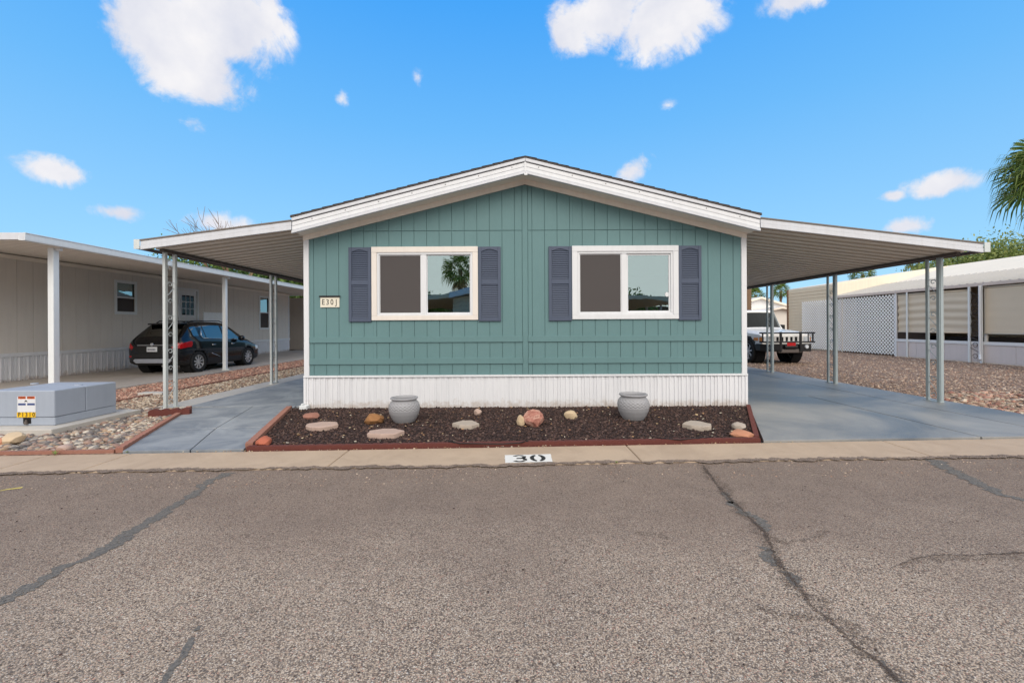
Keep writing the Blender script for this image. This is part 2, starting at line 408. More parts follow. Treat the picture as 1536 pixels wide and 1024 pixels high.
PINK = [s(184, 140, 122), s(160, 116, 100), s(200, 162, 142), s(150, 122, 108), s(176, 150, 132), s(132, 98, 86)]
TAN = [s(168, 150, 130), s(146, 128, 112), s(190, 172, 150), s(122, 108, 98), s(158, 128, 110), s(202, 188, 170)]
BROWN = [s(160, 138, 122), s(182, 158, 138), s(132, 112, 100), s(198, 178, 160), s(148, 130, 118), s(166, 136, 118)]
LAVA = [s(74, 58, 54), s(60, 48, 46), s(88, 68, 62), s(52, 42, 42), s(68, 56, 56), s(80, 60, 54), s(96, 78, 72), s(64, 50, 47)]
M['river'] = stone_mat('river_rock', RIVER, .7, 40); M['pink'] = stone_mat('pink_chips', PINK); M['tan'] = stone_mat('tan_chips', TAN)
M['brown'] = stone_mat('brown_chips', BROWN); M['lava'] = stone_mat('lava_chips', LAVA, .9)
M['gpink'] = gravel_mat('pink_gravel', PINK, 34, s(120, 90, 78)); M['gtan'] = gravel_mat('tan_gravel', TAN, 30, s(106, 92, 80))
M['gbrown'] = gravel_mat('brown_gravel', BROWN, 32, s(108, 88, 76)); M['griver'] = gravel_mat('river_gravel', RIVER, 22, s(92, 80, 72))
M['glava'] = gravel_mat('lava_gravel', LAVA, 48, s(38, 30, 29), .1)
M['soil'] = gravel_mat('desert_ground', BROWN, 14, s(122, 100, 86))
M['teal'] = paint('teal_siding', TEAL, .62, .11, 1.3, .35, 190, dirt=s(90, 125, 128))
M['teal_gap'] = paint('teal_groove', s(94, 127, 130), .8, .05)
M['white'] = paint('white_trim', s(219, 221, 225), .5, .04, 4, .1)
M['beige'] = paint('cream_soffit', s(240, 232, 222), .6, .05, 3, .1)
M['lattice'] = paint('lattice_white', s(245, 244, 242), .6, .03, 4, .05)
M['cream'] = paint('cream_trim', s(226, 219, 212), .55, .05, 4, .1)
M['fascia'] = paint('white_fascia', s(204, 207, 214), .45, .06, 5, .15, dirt=s(168, 162, 156))
M['skirt'] = paint('skirting_vinyl', s(224, 225, 229), .5, .06, 1.4, .05, dirt=s(176, 180, 188))
def dusty(mat, c, h=.16):
    t = mat.node_tree; b = t.nodes['Principled BSDF']; src = b.inputs['Base Color'].links[0].from_socket
    g_ = t.nodes.new('ShaderNodeNewGeometry'); sp_ = t.nodes.new('ShaderNodeSeparateXYZ'); t.links.new(g_.outputs['Position'], sp_.inputs[0])
    n_ = t.nodes.new('ShaderNodeTexNoise'); n_.inputs['Scale'].default_value = 7; n_.inputs['Detail'].default_value = 8; n_.inputs['Roughness'].default_value = .7; t.links.new(g_.outputs['Position'], n_.inputs['Vector'])
    a_ = t.nodes.new('ShaderNodeMath'); a_.operation = 'MULTIPLY_ADD'; a_.inputs[1].default_value = -.5; t.links.new(n_.outputs['Fac'], a_.inputs[0]); t.links.new(sp_.outputs['Z'], a_.inputs[2])
    mr_ = t.nodes.new('ShaderNodeMapRange'); mr_.inputs['From Min'].default_value = h-.25; mr_.inputs['From Max'].default_value = -.22; mr_.inputs['To Max'].default_value = .6; t.links.new(a_.outputs[0], mr_.inputs['Value'])
    mx_ = t.nodes.new('ShaderNodeMix'); mx_.data_type = 'RGBA'; t.links.new(mr_.outputs[0], mx_.inputs[0]); t.links.new(src, mx_.inputs[6]); mx_.inputs[7].default_value = c; t.links.new(mx_.outputs[2], b.inputs['Base Color'])
dusty(M['skirt'], s(168, 150, 134))
M['navy'] = paint('slate_blue_shutter', s(74, 84, 104), .55, .06, 5, .1)
M['shingle'] = paint('dark_shingle', s(84, 78, 76), .95, .2, 20, .6, 60)
M['pan'] = paint('awning_pan', s(232, 222, 208), .5, .03, 1.5, .03, streak=False)
M['panseam'] = paint('pan_seam', s(196, 186, 174), .8, .05, 3, 0, streak=False)
M['awnroof'] = paint('awning_roof', s(116, 108, 102), .7, .12, 4, .1)
M['gutter'] = paint('brown_gutter', s(92, 84, 80), .6, .1, 4, .1)
M['post'] = paint('galvanised_post', s(202, 208, 208), .42, .08, 9, .15, metal=.15)
M['postw'] = paint('white_post', s(222, 226, 228), .45, .05, 6, .1)
M['postg'] = paint('grey_green_post', s(162, 174, 178), .42, .08, 9, .15, metal=.15)
M['brick'] = paint('red_edging', s(98, 52, 46), .85, .18, 14, .5, 60, streak=False)
M['brickl'] = paint('faded_red_edging', s(150, 106, 92), .88, .18, 14, .5, 60, streak=False)
M['taupe'] = paint('taupe_siding', s(214, 208, 200), .62, .05, 2, .3, 160)
M['taupe_gap'] = paint('taupe_groove', s(172, 160, 148), .8, .05)
M['nceil'] = paint('neighbour_soffit', s(236, 228, 216), .6, .04, 2, .05, streak=False)
M['metalbox'] = paint('transformer_enamel', s(158, 167, 181), .5, .09, 3, .1, dirt=s(140, 148, 166))
M['black'] = paint('black_plastic', s(28, 28, 30), .5, .1, 8, .1, streak=False)
M['rubber'] = paint('tyre_rubber', s(30, 30, 31), .8, .15, 20, .3, streak=False)
M['dark'] = paint('dark_recess', s(20, 20, 22), .9, .1, 5, 0, streak=False)
M['room'] = paint('room_wall', s(120, 112, 108), .9, .05, 2, 0, streak=False)
M['ink'] = paint('dark_lettering', s(44, 42, 40), .6, .05, 5, 0, streak=False)
M['stonep'] = paint('pink_flagstone', s(180, 156, 144), .85, .12, 9, .6, 40, streak=False)
M['stoneg'] = paint('buff_flagstone', s(172, 160, 148), .85, .12, 9, .6, 40, streak=False)
M['stonet'] = paint('tan_rock', s(196, 174, 144), .85, .18, 14, .9, 30, streak=False)
M['stoneo'] = paint('orange_rock', s(184, 130, 102), .85, .18, 14, .9, 30, streak=False)
M['sag'] = paint('shade_fabric', s(206, 194, 176), .9, .05, 3, .2, 300, streak=False)
M['lilac'] = paint('lilac_grey_siding', s(208, 200, 200), .6, .05, 2, .2)
M['lap'] = paint('tan_lap_siding', s(214, 198, 172), .6, .06, 2, .2)
M['roofw'] = paint('white_coated_roof', s(236, 224, 204), .75, .07, 1.2, .2, 30)
M['alu'] = paint('corrugated_aluminium', s(178, 174, 168), .6, .10, 2, .1)
M['bark'] = paint('palm_bark', s(124, 100, 80), .95, .25, 12, .8, 30)
M['wood'] = paint('brown_fence_wood', s(128, 100, 76), .9, .15, 5, .4, 40)
def car_paint(name, c, rough=.12):
    m = M_(name); m.rm(rough, 0, .35); m.b.inputs['Base Color'].default_value = c
    m.b.inputs['Coat Weight'].default_value = .35; m.b.inputs['Coat Roughness'].default_value = .04
    n = m.noise(6, 4); f_ = m.mix(n, dk(c, .9), dk(c, 1.1)); m.l(f_, m.b.inputs['Base Color']); return m.m
M['carblack'] = car_paint('black_car_paint', (.006, .007, .009, 1)); M['carwhite'] = car_paint('white_car_paint', s(226, 224, 220), .25)
M['rim'] = paint('alloy_rim', s(196, 198, 202), .28, .05, 10, .02, metal=.7, streak=False)
M['chrome'] = paint('chrome', s(214, 216, 220), .15, .02, 10, 0, metal=1.0, streak=False)
M['redlamp'] = car_paint('red_lamp_lens', s(168, 18, 24), .15); M['orange'] = car_paint('amber_lamp_lens', s(226, 140, 60), .2)
M['clear'] = car_paint('clear_lamp_lens', s(200, 206, 212), .1); M['silver'] = paint('silver_plastic', s(150, 154, 164), .4, .05, 6, 0, streak=False)
def glass(name, tint, refl, fac, rough=.0, fm=.8):
    m = M_(name); t_ = m.t
    g = m.n('ShaderNodeBsdfGlossy'); g.inputs['Color'].default_value = refl; g.inputs['Roughness'].default_value = rough
    tr = m.n('ShaderNodeBsdfTransparent'); tr.inputs['Color'].default_value = tint
    lw = m.n('ShaderNodeLayerWeight'); lw.inputs['Blend'].default_value = .25
    f_ = m.mth('ADD', m.mth('MULTIPLY', lw.outputs['Fresnel'], fm), fac, True)
    # old panes are never perfectly flat
    b_ = m.n('ShaderNodeBump'); b_.inputs['Strength'].default_value = .02; b_.inputs['Distance'].default_value = .05
    m.l(m.noise(3.0, 1), b_.inputs['Height']); m.l(b_.outputs[0], g.inputs['Normal'])
    ms = m.n('ShaderNodeMixShader'); m.l(f_, ms.inputs[0]); m.l(tr.outputs[0], ms.inputs[1]); m.l(g.outputs[0], ms.inputs[2])
    m.l(ms.outputs[0], m.o.inputs['Surface']); return m.m
M['glass'] = glass('window_glass', (.45, .5, .5, 1), (.76, .93, .94, 1), .33)
M['carglass'] = glass('tinted_car_glass', (.05, .05, .055, 1), (.5, .54, .54, 1), .04, fm=.35)
def screen_mat():
    m = M_('insect_screen'); m.rm(.9, 0, .1); m.b.inputs['Base Color'].default_value = s(92, 88, 88)
    tr = m.n('ShaderNodeBsdfTransparent'); ms = m.n('ShaderNodeMixShader'); ms.inputs[0].default_value = .80
    m.l(tr.outputs[0], ms.inputs[1]); m.l(m.b.outputs[0], ms.inputs[2]); m.l(ms.outputs[0], m.o.inputs['Surface']); return m.m
M['screen'] = screen_mat()
def leaf_mat(name, cols, tr=.25):
    m = M_(name); m.rm(.55, 0, .3); g = m.n('ShaderNodeNewGeometry'); k = len(cols)
    c = m.ramp(g.outputs['Random Per Island'], [(i/k, cl) for i, cl in enumerate(cols)], const=True); m.l(c, m.b.inputs['Base Color'])
    t_ = m.n('ShaderNodeBsdfTranslucent'); m.l(c, t_.inputs['Color']); ms = m.n('ShaderNodeMixShader'); ms.inputs[0].default_value = tr
    m.l(m.b.outputs[0], ms.inputs[1]); m.l(t_.outputs[0], ms.inputs[2]); m.l(ms.outputs[0], m.o.inputs['Surface']); return m.m
M['leaf'] = leaf_mat('tree_leaves', [s(84, 110, 54), s(104, 130, 64), s(66, 92, 46), s(122, 146, 74), s(76, 102, 56)])
M['leafy'] = leaf_mat('yellow_green_leaves', [s(142, 154, 84), s(120, 138, 70), s(160, 168, 100), s(104, 122, 60), s(132, 146, 90)])
M['palm'] = leaf_mat('palm_fronds', [s(112, 134, 62), s(140, 154, 80), s(88, 112, 52), s(158, 166, 100), s(100, 124, 60)], .4)
M['deadpalm'] = leaf_mat('dead_fronds', [s(160, 136, 96), s(138, 112, 76), s(176, 152, 108)])

# ------------------------------------------------------------------ the setting
def sheet(name, pts, z, mat, thick=0):
    mb = MB()
    if thick: mb.prism([(p[0], p[1], z-thick) for p in pts], (0, 0, thick))
    else: mb.add([(p[0], p[1], z) for p in pts], [tuple(range(len(pts)))])
    o = mb.build(name, mat)
    if o.data.polygons[0].normal.z < 0 and not thick: o.data.flip_normals()
    return struct(o)
sheet('ground', [(-1500, -1500), (1500, -1500), (1500, 1500), (-1500, 1500)], -.05, M['soil'])
kf0, kf1 = G(0, 711), G(1536, 685); kb0, kb1 = G(0, 684), G(1536, 658)
def ext(p, q, X): t = (X-p.x)/(q.x-p.x); return Vector((X, p.y+(q.y-p.y)*t, 0))
KF = lambda X: ext(kf0, kf1, X).y
KB = lambda X: ext(kb0, kb1, X).y
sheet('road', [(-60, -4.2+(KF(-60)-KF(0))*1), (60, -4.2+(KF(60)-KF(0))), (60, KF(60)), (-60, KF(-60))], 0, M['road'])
kb = MB()
joints = [-60, -30, -14, G(50, 690).x, G(250, 690).x-.6, G(505, 690).x, G(955, 685).x, G(1365, 675).x, 9.5, 14, 30, 60]
for x0, x1 in zip(joints[:-1], joints[1:]):
    x0 += .005; x1 -= .005
    kb.prism([(x0, KF(x0), -.04), (x1, KF(x1), -.04), (x1, KB(x1)-.012, -.04), (x0, KB(x0)-.012, -.04)], (0, 0, .051))
struct(kb.build('kerb', M['kerb'], bevel=.012))
# slabs with real joints: split into panes
def slab(name, polys, mat, top=.035, th=.1, bev=.006):
    mb = MB()
    for p in polys: mb.prism([(q[0], q[1], top-th) for q in p], (0, 0, th))
    return struct(mb.build(name, mat, bevel=bev))
def inset(poly, d):
    c = Vector((sum(p[0] for p in poly)/len(poly), sum(p[1] for p in poly)/len(poly)))
    r = []
    for p in poly:
        v = Vector((p[0], p[1]))-c; l_ = max(v.length, .01); r.append(c+v*(1-d/l_))
    return r
HX0, HX1, HYF = -3.693, 4.168, 7.6
HYB = 27.5; HC = (HX0+HX1)/2
g = lambda px, py: G(px, py)
# left walk: two rows x two panes plus the side slab
A0, A1, A2 = g(174, 683.5), g(279, 681.5), g(360, 680.5)
B0, B1, B2 = g(231, 648.5), g(324, 645.5), g(404, 643)
C0, C1, C2 = g(288, 614.5), g(380, 612), g(446, 610)
for p in (A0, A1, A2): p.y = KB(p.x)+.0
slab('walkway', [inset(q, .013) for q in ([A0, A1, B1, B0], [A1, A2, B2, B1], [B0, B1, C1, C0], [B1, B2, C2, C1])], M['walk'])
yC = C1.y+.02
side = []
for y0, y1 in ((yC, 9.6), (9.6, 12.2), (12.2, 15), (15, 19), (19, 27)):
    side.append([(-5.95, y0+.006), (HX0-.02, y0+.006), (HX0-.02, y1-.010), (-5.95, y1-.010)])
slab('side_slab', side, M['walk'], top=.032)
slab('slab_border', [[(-6.5, yC), (-5.96, yC), (-5.96, 27), (-6.5, 27)]], M['pale'], top=.03)
# right driveway
yj = g(1250, 596).y; DX0 = HX1+.01; DX1 = 8.12
xj = 5.95; xk = 7.15
dl = g(1142, 663); br = g(1122, 611)
pol = []
f = lambda x: KB(x)+.0
pol.append([(dl.x, f(dl.x)), (xj-.011, f(xj)), (xj-.011, yj-.012), (DX0, yj-.012), (br.x+.02, br.y)])
pol.append([(xj+.011, f(xj)), (xk-.011, f(xk)), (xk-.011, yj-.012), (xj+.011, yj-.012)])
pol.append([(xk+.011, f(xk)), (DX1, f(DX1)), (DX1, yj-.012), (xk+.011, yj-.012)])
for y0, y1 in ((yj, 11.4), (11.4, 14.6), (14.6, 18), (18, 27)):
    pol.append([(DX0, y0+.006), (xk-.011, y0+.006), (xk-.011, y1-.010), (DX0, y1-.010)])
    pol.append([(xk+.011, y0+.006), (DX1, y0+.006), (DX1, y1-.010), (xk+.011, y1-.010)])
slab('driveway', pol, M['drive'], top=.034, bev=.005)
# neighbour drive
nd = []
for y0, y1 in ((5.2, 8.5), (8.5, 12), (12, 16), (16, 20), (20, 27)):
    nd.append([(-13.66, y0+.006), (-9.5, y0+.006), (-9.5, y1-.010), (-13.66, y1-.010)])
slab('neighbour_driveway', nd, M['ndrive'], top=.03)
sheet('pink_gravel_strip', [(-9.5, 5.0), (-7.85, 5.0), (-7.85, 30), (-9.5, 30)], .0, M['gpink'])
sheet('tan_gravel_strip', [(-7.85, 7.6), (-6.5, 7.6), (-6.5, 30), (-7.85, 30)], .004, M['gtan'])
sheet('river_rock_bed', [(-9.4, KB(-9.4)), (A0.x, KB(A0.x)), (C0.x, C0.y), (-6.5, C0.y), (-6.5, 7.6), (-9.4, 7.6)], .008, M['griver'])
sheet('gravel_yard', [(DX1+.02, KB(DX1)), (45, KB(45)), (45, 60), (DX1+.02, 60)], .0, M['gbrown'])
bed = [A2+Vector((.03, .03, 0)), C2, Vector((HX0, C2.y, 0)), Vector((HX0, HYF, 0)), Vector((HX1, HYF, 0)), Vector((br.x, br.y, 0)), Vector((dl.x-.03, KB(dl.x)+.03, 0)), ]
bed = [Vector((p.x, min(p.y, HYF-.0), 0)) for p in bed]
sheet('garden_bed', bed, .03, M['glava'])
def inner(poly, k): 
    c = Vector((HC, 6.5, 0)); return [c+(Vector((p[0], p[1], 0))-c)*k for p in poly]
stones_at = []
sc_bed = scatter('lava_gravel', inner(bed, .985), 17000, .009, .024, M['lava'], .03, jit=.35, flat=.7)
fleck = stone_mat('fallen_leaf_bits', [s(190, 164, 128), s(206, 186, 156), s(168, 132, 96), s(214, 204, 184), s(150, 110, 84)])
scatter('leaf_litter', inner(bed, .97), 330, .008, .024, fleck, .042, jit=.4, flat=.3)
scatter('kerb_debris', [(-4, KB(-4)-.03), (3.6, KB(3.6)-.03), (3.6, KB(3.6)+.05), (-4, KB(-4)+.05)], 260, .005, .014, fleck, .013, jit=.4, flat=.4)
scatter('river_rocks', [(-9.4, KB(-9.4)+.05), (A0.x-.08, KB(A0.x)+.05), (C0.x-.1, C0.y), (-6.55, C0.y+.1), (-6.55, 7.6), (-9.4, 7.6)], 8000, .016, .046, M['river'], .008, 'ico2', .16, .6, smooth=True)
scatter('tan_gravel', [(-7.8, 7.4), (-6.52, 7.4), (-6.52, 20), (-7.8, 20)], 9000, .014, .04, M['tan'], .004, flat=.6, near=1.5)
scatter('pink_gravel', [(-9.45, 7.0), (-7.9, 7.0), (-7.9, 20), (-9.45, 20)], 9000, .014, .04, M['pink'], .0, flat=.6, near=1.5)
scatter('yard_gravel', [(DX1+.02, 6), (17.4, 6), (17.4, 24), (DX1+.02, 24)], 26000, .012, .036, M['brown'], .0, flat=.6, near=1.3)
scatter('coarse_gravel', [(DX1+.02, 5.6), (10.8, 5.6), (10.8, 9.5), (DX1+.02, 8.6)], 1800, .025, .06, stone_mat('pink_cobbles', PINK+TAN), .0, 'ico', flat=.55, near=1.0)
scatter('road_grit', [(-5, KF(-5)-.5), (5.8, KF(5.8)-.5), (5.8, KF(5.8)), (-5, KF(-5))], 1400, .003, .010, M['brown'], .0, flat=.6)
scatter('loose_grit', [(-2.5, 1.7), (2.5, 1.7), (5.2, 4.1), (-4.8, 4.0)], 800, .003, .008, M['lava'], .0, flat=.5)

# tar seams on the road
def broken(m, sc, lo, hi):
    n = m.noise(sc, 5, .75); f_ = m.ramp(n, [(lo, (0, 0, 0)), (hi, (1, 1, 1))]); t_ = m.n('ShaderNodeBsdfTransparent'); ms = m.n('ShaderNodeMixShader')
    m.l(f_, ms.inputs[0]); m.l(t_.outputs[0], ms.inputs[1]); m.l(m.b.outputs[0], ms.inputs[2]); m.l(ms.outputs[0], m.o.inputs['Surface'])
tar = M_('tar_seal'); tar.rm(.8, 0, .25)
tn = tar.noise(60, 5, .7); tar.l(tar.mix(tar.ramp(tn, [(.35, (0, 0, 0)), (.7, (1, 1, 1))]), s(88, 87, 84), s(132, 124, 115)), tar.b.inputs['Base Color']); tar.bump(tn, .5, .005); broken(tar, 55, .34, .46)
def seam(name, pts, w0, w1, mat, gaps=(), z=.003, jag=.35, step=.012):
    p = [G(*q) for q in pts]; path = []
    for a_, b_ in zip(p[:-1], p[1:]):
        n_ = max(2, int((b_-a_).length/step))
        for i in range(n_): path.append(a_.lerp(b_, i/n_))
    path.append(p[-1]); k = len(path); mb = MB(); wl = wr = 0; ox = 0; row = []
    for i, q in enumerate(path):
        t = (path[min(i+1, k-1)]-path[max(i-1, 0)]).normalized(); nrm = Vector((-t.y, t.x, 0))
        w = (w0+(w1-w0)*i/k)/2
        wl = wl*.75+random.uniform(-1, 1)*jag*w; wr = wr*.75+random.uniform(-1, 1)*jag*w; ox = ox*.93+random.uniform(-1, 1)*w*.25
        on = not any(g0 <= i/k <= g1 for g0, g1 in gaps)
        L_, R_ = q+nrm*(max(w+wl, .0015)+ox), q-nrm*(max(w+wr, .0015)-ox); row.append((L_, R_, on))
    for (a_, b_, o1), (c_, d_, o2) in zip(row[:-1], row[1:]):
        if o1 and o2: mb.add([(a_.x, a_.y, z), (b_.x, b_.y, z), (d_.x, d_.y, z), (c_.x, c_.y, z)], [(0, 1, 2, 3)])
    o = struct(mb.build(name, mat))
    if o.data.polygons[0].normal.z < 0: o.data.flip_normals()
    return o
ck_ = M_('crack_dirt'); ck_.rm(.95, 0, .2); ck_.l(ck_.mix(ck_.noise(90, 3), s(58, 50, 46), s(112, 98, 88)), ck_.b.inputs['Base Color']); broken(ck_, 110, .44, .54); crk = ck_.m
cg_ = M_('crack_grit'); cg_.rm(.95, 0, .2); cg_.l(cg_.mix(cg_.noise(120, 3), s(64, 56, 50), s(120, 104, 92)), cg_.b.inputs['Base Color']); broken(cg_, 130, .52, .60); grit = cg_.m
seam('tar_seam', [(-60, 935), (0, 903), (60, 874), (105, 848), (160, 821), (215, 788), (262, 758), (300, 732), (341, 709)], .085, .10, tar.m)
seam('tar_seam', [(300, 938), (280, 975), (262, 1000), (235, 1040)], .02, .04, tar.m, gaps=[(.1, .2)])
seam('tar_seam', [(1395, 689), (1420, 703), (1455, 720), (1500, 740), (1560, 757)], .17, .09, tar.m)
seam('tar_seam', [(1096, 752), (1112, 768), (1135, 778), (1150, 798)], .085, .07, tar.m, jag=.6)
seam('tar_seam', [(1148, 820), (1172, 850), (1200, 880)], .075, .045, tar.m, jag=.6, gaps=[(.55, .62)])
seam('tar_seam', [(1085, 738), (1096, 752), (1104, 758)], .05, .06, tar.m, jag=.6)
seam('tar_seam', [(1320, 990), (1345, 1018), (1360, 1040)], .02, .03, tar.m, jag=.6)
seam('road_crack', [(1054, 697), (1072, 722), (1090, 745), (1120, 772), (1146, 798), (1160, 830), (1190, 872), (1215, 905), (1250, 935), (1272, 958), (1310, 985), (1345, 1024)], .018, .024, crk, z=.0055, jag=.8)
seam('road_crack', [(1054, 697), (1072, 722), (1090, 745), (1120, 772), (1146, 798), (1160, 830), (1190, 872), (1215, 905), (1250, 935), (1272, 958), (1310, 985), (1345, 1024)], .10, .12, grit, z=.0042, jag=.5)
seam('road_crack', [(1336, 852), (1372, 838), (1410, 832), (1460, 833), (1540, 829)], .006, .012, crk, z=.0045, jag=.9)
seam('road_crack', [(1350, 850), (1372, 840), (1410, 834), (1460, 835), (1540, 831)], .04, .07, grit, z=.0035, jag=.6)

seam('road_crack', [(1130, 912), (1180, 926), (1215, 928), (1262, 936)], .05, .06, grit, z=.0045, jag=.8)
seam('road_crack', [(1150, 803), (1180, 812), (1215, 806), (1240, 795)], .04, .05, grit, z=.0045, jag=.8)
seam('road_crack', [(952, 800), (985, 803), (1010, 812)], .03, .03, grit, z=.0045, jag=.8)
def pxl(x): return (x, 711+(685-711)*x/1536-.3)
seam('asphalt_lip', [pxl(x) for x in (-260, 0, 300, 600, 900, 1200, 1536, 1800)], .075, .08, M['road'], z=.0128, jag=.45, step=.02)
seam('asphalt_lip', [pxl(x) for x in (-260, 0, 300, 600, 900, 1200, 1536, 1800)], .03, .03, grit, z=.0136, jag=.9, step=.02)
ylw = paint('faded_yellow_paint', s(196, 178, 96), .8, .2, 30, .3, 60, streak=False)
seam('paint_mark', [(-10, 738), (10, 734), (34, 731)], .02, .045, ylw, jag=.5)

# kerb number: stencilled plate
kz = .0135
def kp(px, py): return G(px, py, kz)
num = thing('kerb_number', 'white painted rectangle with black stencilled 30 on the tan kerb', 'house number', kp(792, 693.5))
q = [kp(758, 693.8), kp(829, 692.0), kp(826, 680.5), kp(757, 682.2)]
pw = paint('kerb_white_paint', s(222, 220, 214), .7, .06, 20, .3, 80, streak=False)
mb = MB(); mb.add([(p.x, p.y, kz) for p in q], [(0, 1, 2, 3)])
# ragged paint edge
mb = MB(); ring = []
for a_, b_ in zip(q, q[1:]+q[:1]):
    for i in range(22):
        p_ = a_.lerp(b_, i/22); ring.append((p_.x+random.uniform(-.004, .004), p_.y+random.uniform(-.004, .004), kz))
mb.add(ring, [tuple(range(len(ring)))]); o = mb.build('painted_panel', pw, num)
if o.data.polygons[0].normal.z < 0: o.data.flip_normals()
def seg(cx, cy, rx, ry, a0, a1, w, n=12):
    """arc strip in panel coordinates 0..1"""
    res = []
    for i in range(n):
        t0, t1 = R(a0+(a1-a0)*i/n), R(a0+(a1-a0)*(i+1)/n)
        res.append([(cx+(rx-w)*math.cos(t0), cy+(ry-w*1.3)*math.sin(t0)), (cx+rx*math.cos(t0), cy+ry*math.sin(t0)), (cx+rx*math.cos(t1), cy+ry*math.sin(t1)), (cx+(rx-w)*math.cos(t1), cy+(ry-w*1.3)*math.sin(t1))])
    return res
U0, V0 = q[0], (q[1]-q[0]); W0 = (q[3]-q[0])
def put(quads, name):
    mb = MB()
    for qd in quads: mb.add([(U0.x+V0.x*u+W0.x*v, U0.y+V0.y*u+W0.y*v, kz+.002) for u, v in qd], [(0, 1, 2, 3)])
    o = mb.build(name, M['ink'], num)
    for p in o.data.polygons:
        if p.normal.z < 0: o.data.flip_normals(); break
put(seg(.31, .68, .155, .26, 150, 40, .085)+seg(.31, .68, .155, .26, 25, -70, .085)+seg(.31, .33, .165, .28, 70, -25, .085)+seg(.31, .33, .165, .28, -40, -150, .085)+[[(.25, .44), (.36, .44), (.36, .57), (.25, .57)]], 'digit')
put(seg(.71, .5, .17, .43, 75, -75, .09)+seg(.71, .5, .17, .43, 105, 255, .09), 'digit')

# edging runs: scalloped cast blocks
def edging(name, p0, p1, mat, label, h=.075, w=.06, scal=.11, z=.0, amp=.08):
    p0, p1 = Vector((p0[0], p0[1], 0)), Vector((p1[0], p1[1], 0)); d = p1-p0; Ln = d.length; t = d/Ln; nrm = Vector((-t.y, t.x, 0))
    n = max(2, int(Ln/scal)); mb = MB(); per = 8; prof = []
    for i in range(n*per+1):
        u = i/per; prof.append((i/(n*per)*Ln, h*(1-amp+amp*abs(math.sin(math.pi*u)))+random.uniform(-.002, .002)))
    for i in range(len(prof)-1):
        (s0, h0), (s1, h1) = prof[i], prof[i+1]
        jog = random.uniform(-.002, .002)
        a_, b_ = p0+t*s0, p0+t*s1
        if i == 0: L0 = [a_-nrm*w/2, a_+nrm*w/2]; base = len(mb.v); mb.v += [(x.x, x.y, z) for x in L0]+[(L0[1].x, L0[1].y, z+h0), (L0[0].x, L0[0].y, z+h0)]
        L1 = [b_-nrm*(w/2+jog), b_+nrm*(w/2+jog)]; k = len(mb.v); mb.v += [(x.x, x.y, z) for x in L1]+[(L1[1].x, L1[1].y, z+h1), (L1[0].x, L1[0].y, z+h1)]
        for j in range(4): mb.f.append((k-4+j, k-4+(j+1) % 4, k+(j+1) % 4, k+j)); mb.mi.append(0)
    k = len(mb.v); mb.f += [(3, 2, 1, 0), (k-4, k-3, k-2, k-1)]; mb.mi += [0, 0]
    o = mb.build(name, mat); recenter(o); return tag(o, label, 'garden edging', 'red scalloped edging around the beds')
edging('bed_edging', (A2.x+.02, KB(A2.x)+.045), (dl.x-.03, KB(dl.x)+.045), M['brick'], 'long dark red edging along the front of the lava gravel bed', .062, .06)
edging('bed_edging', (A2.x+.0, KB(A2.x)+.1), (C2.x+.03, HYF-.05), M['brickl'], 'faded pinkish red edging between the grey walk and the lava bed', .085, .08)
edging('bed_edging', (dl.x-.03, KB(dl.x)+.1), (HX1+.0, HYF-.06), M['brick'], 'dark red edging between the lava bed and the blue-grey driveway', .07, .06)
edging('bed_edging', (A0.x-.05, KB(A0.x)+.03), (C0.x-.04, C0.y), M['brickl'], 'faded red edging between the river rocks and the grey walk', .075, .07)
edging('bed_edging', (-9.3, KB(-9.3)+.03), (A0.x-.1, KB(A0.x)+.03), M['brickl'], 'thin faded edging between the tan kerb and the river rocks', .05, .04)
e0, e1 = g(222, 627), g(284, 624)
edging('bed_edging', (e0.x, e0.y+.03), (e1.x, e1.y+.03), M['brick'], 'short row of scalloped red blocks at the head of the walk', .14, .09, .13, amp=.22)
edging('bed_edging', (-7.85, 7.4), (-7.8, 21), M['brickl'], 'low straight edging between the pink and the tan gravel strips', .045, .03, .3)
# small white slab on the gravel
c = g(236, 592); mb = MB(); mb.box(c.x-.35, c.x+.18, c.y-.1, c.y+.12, .0, .06); o = mb.build('concrete_block', M['pale'], bevel=.01); recenter(o); tag(o, 'flat pale concrete block lying in the gravel behind the lattice post', 'concrete block')

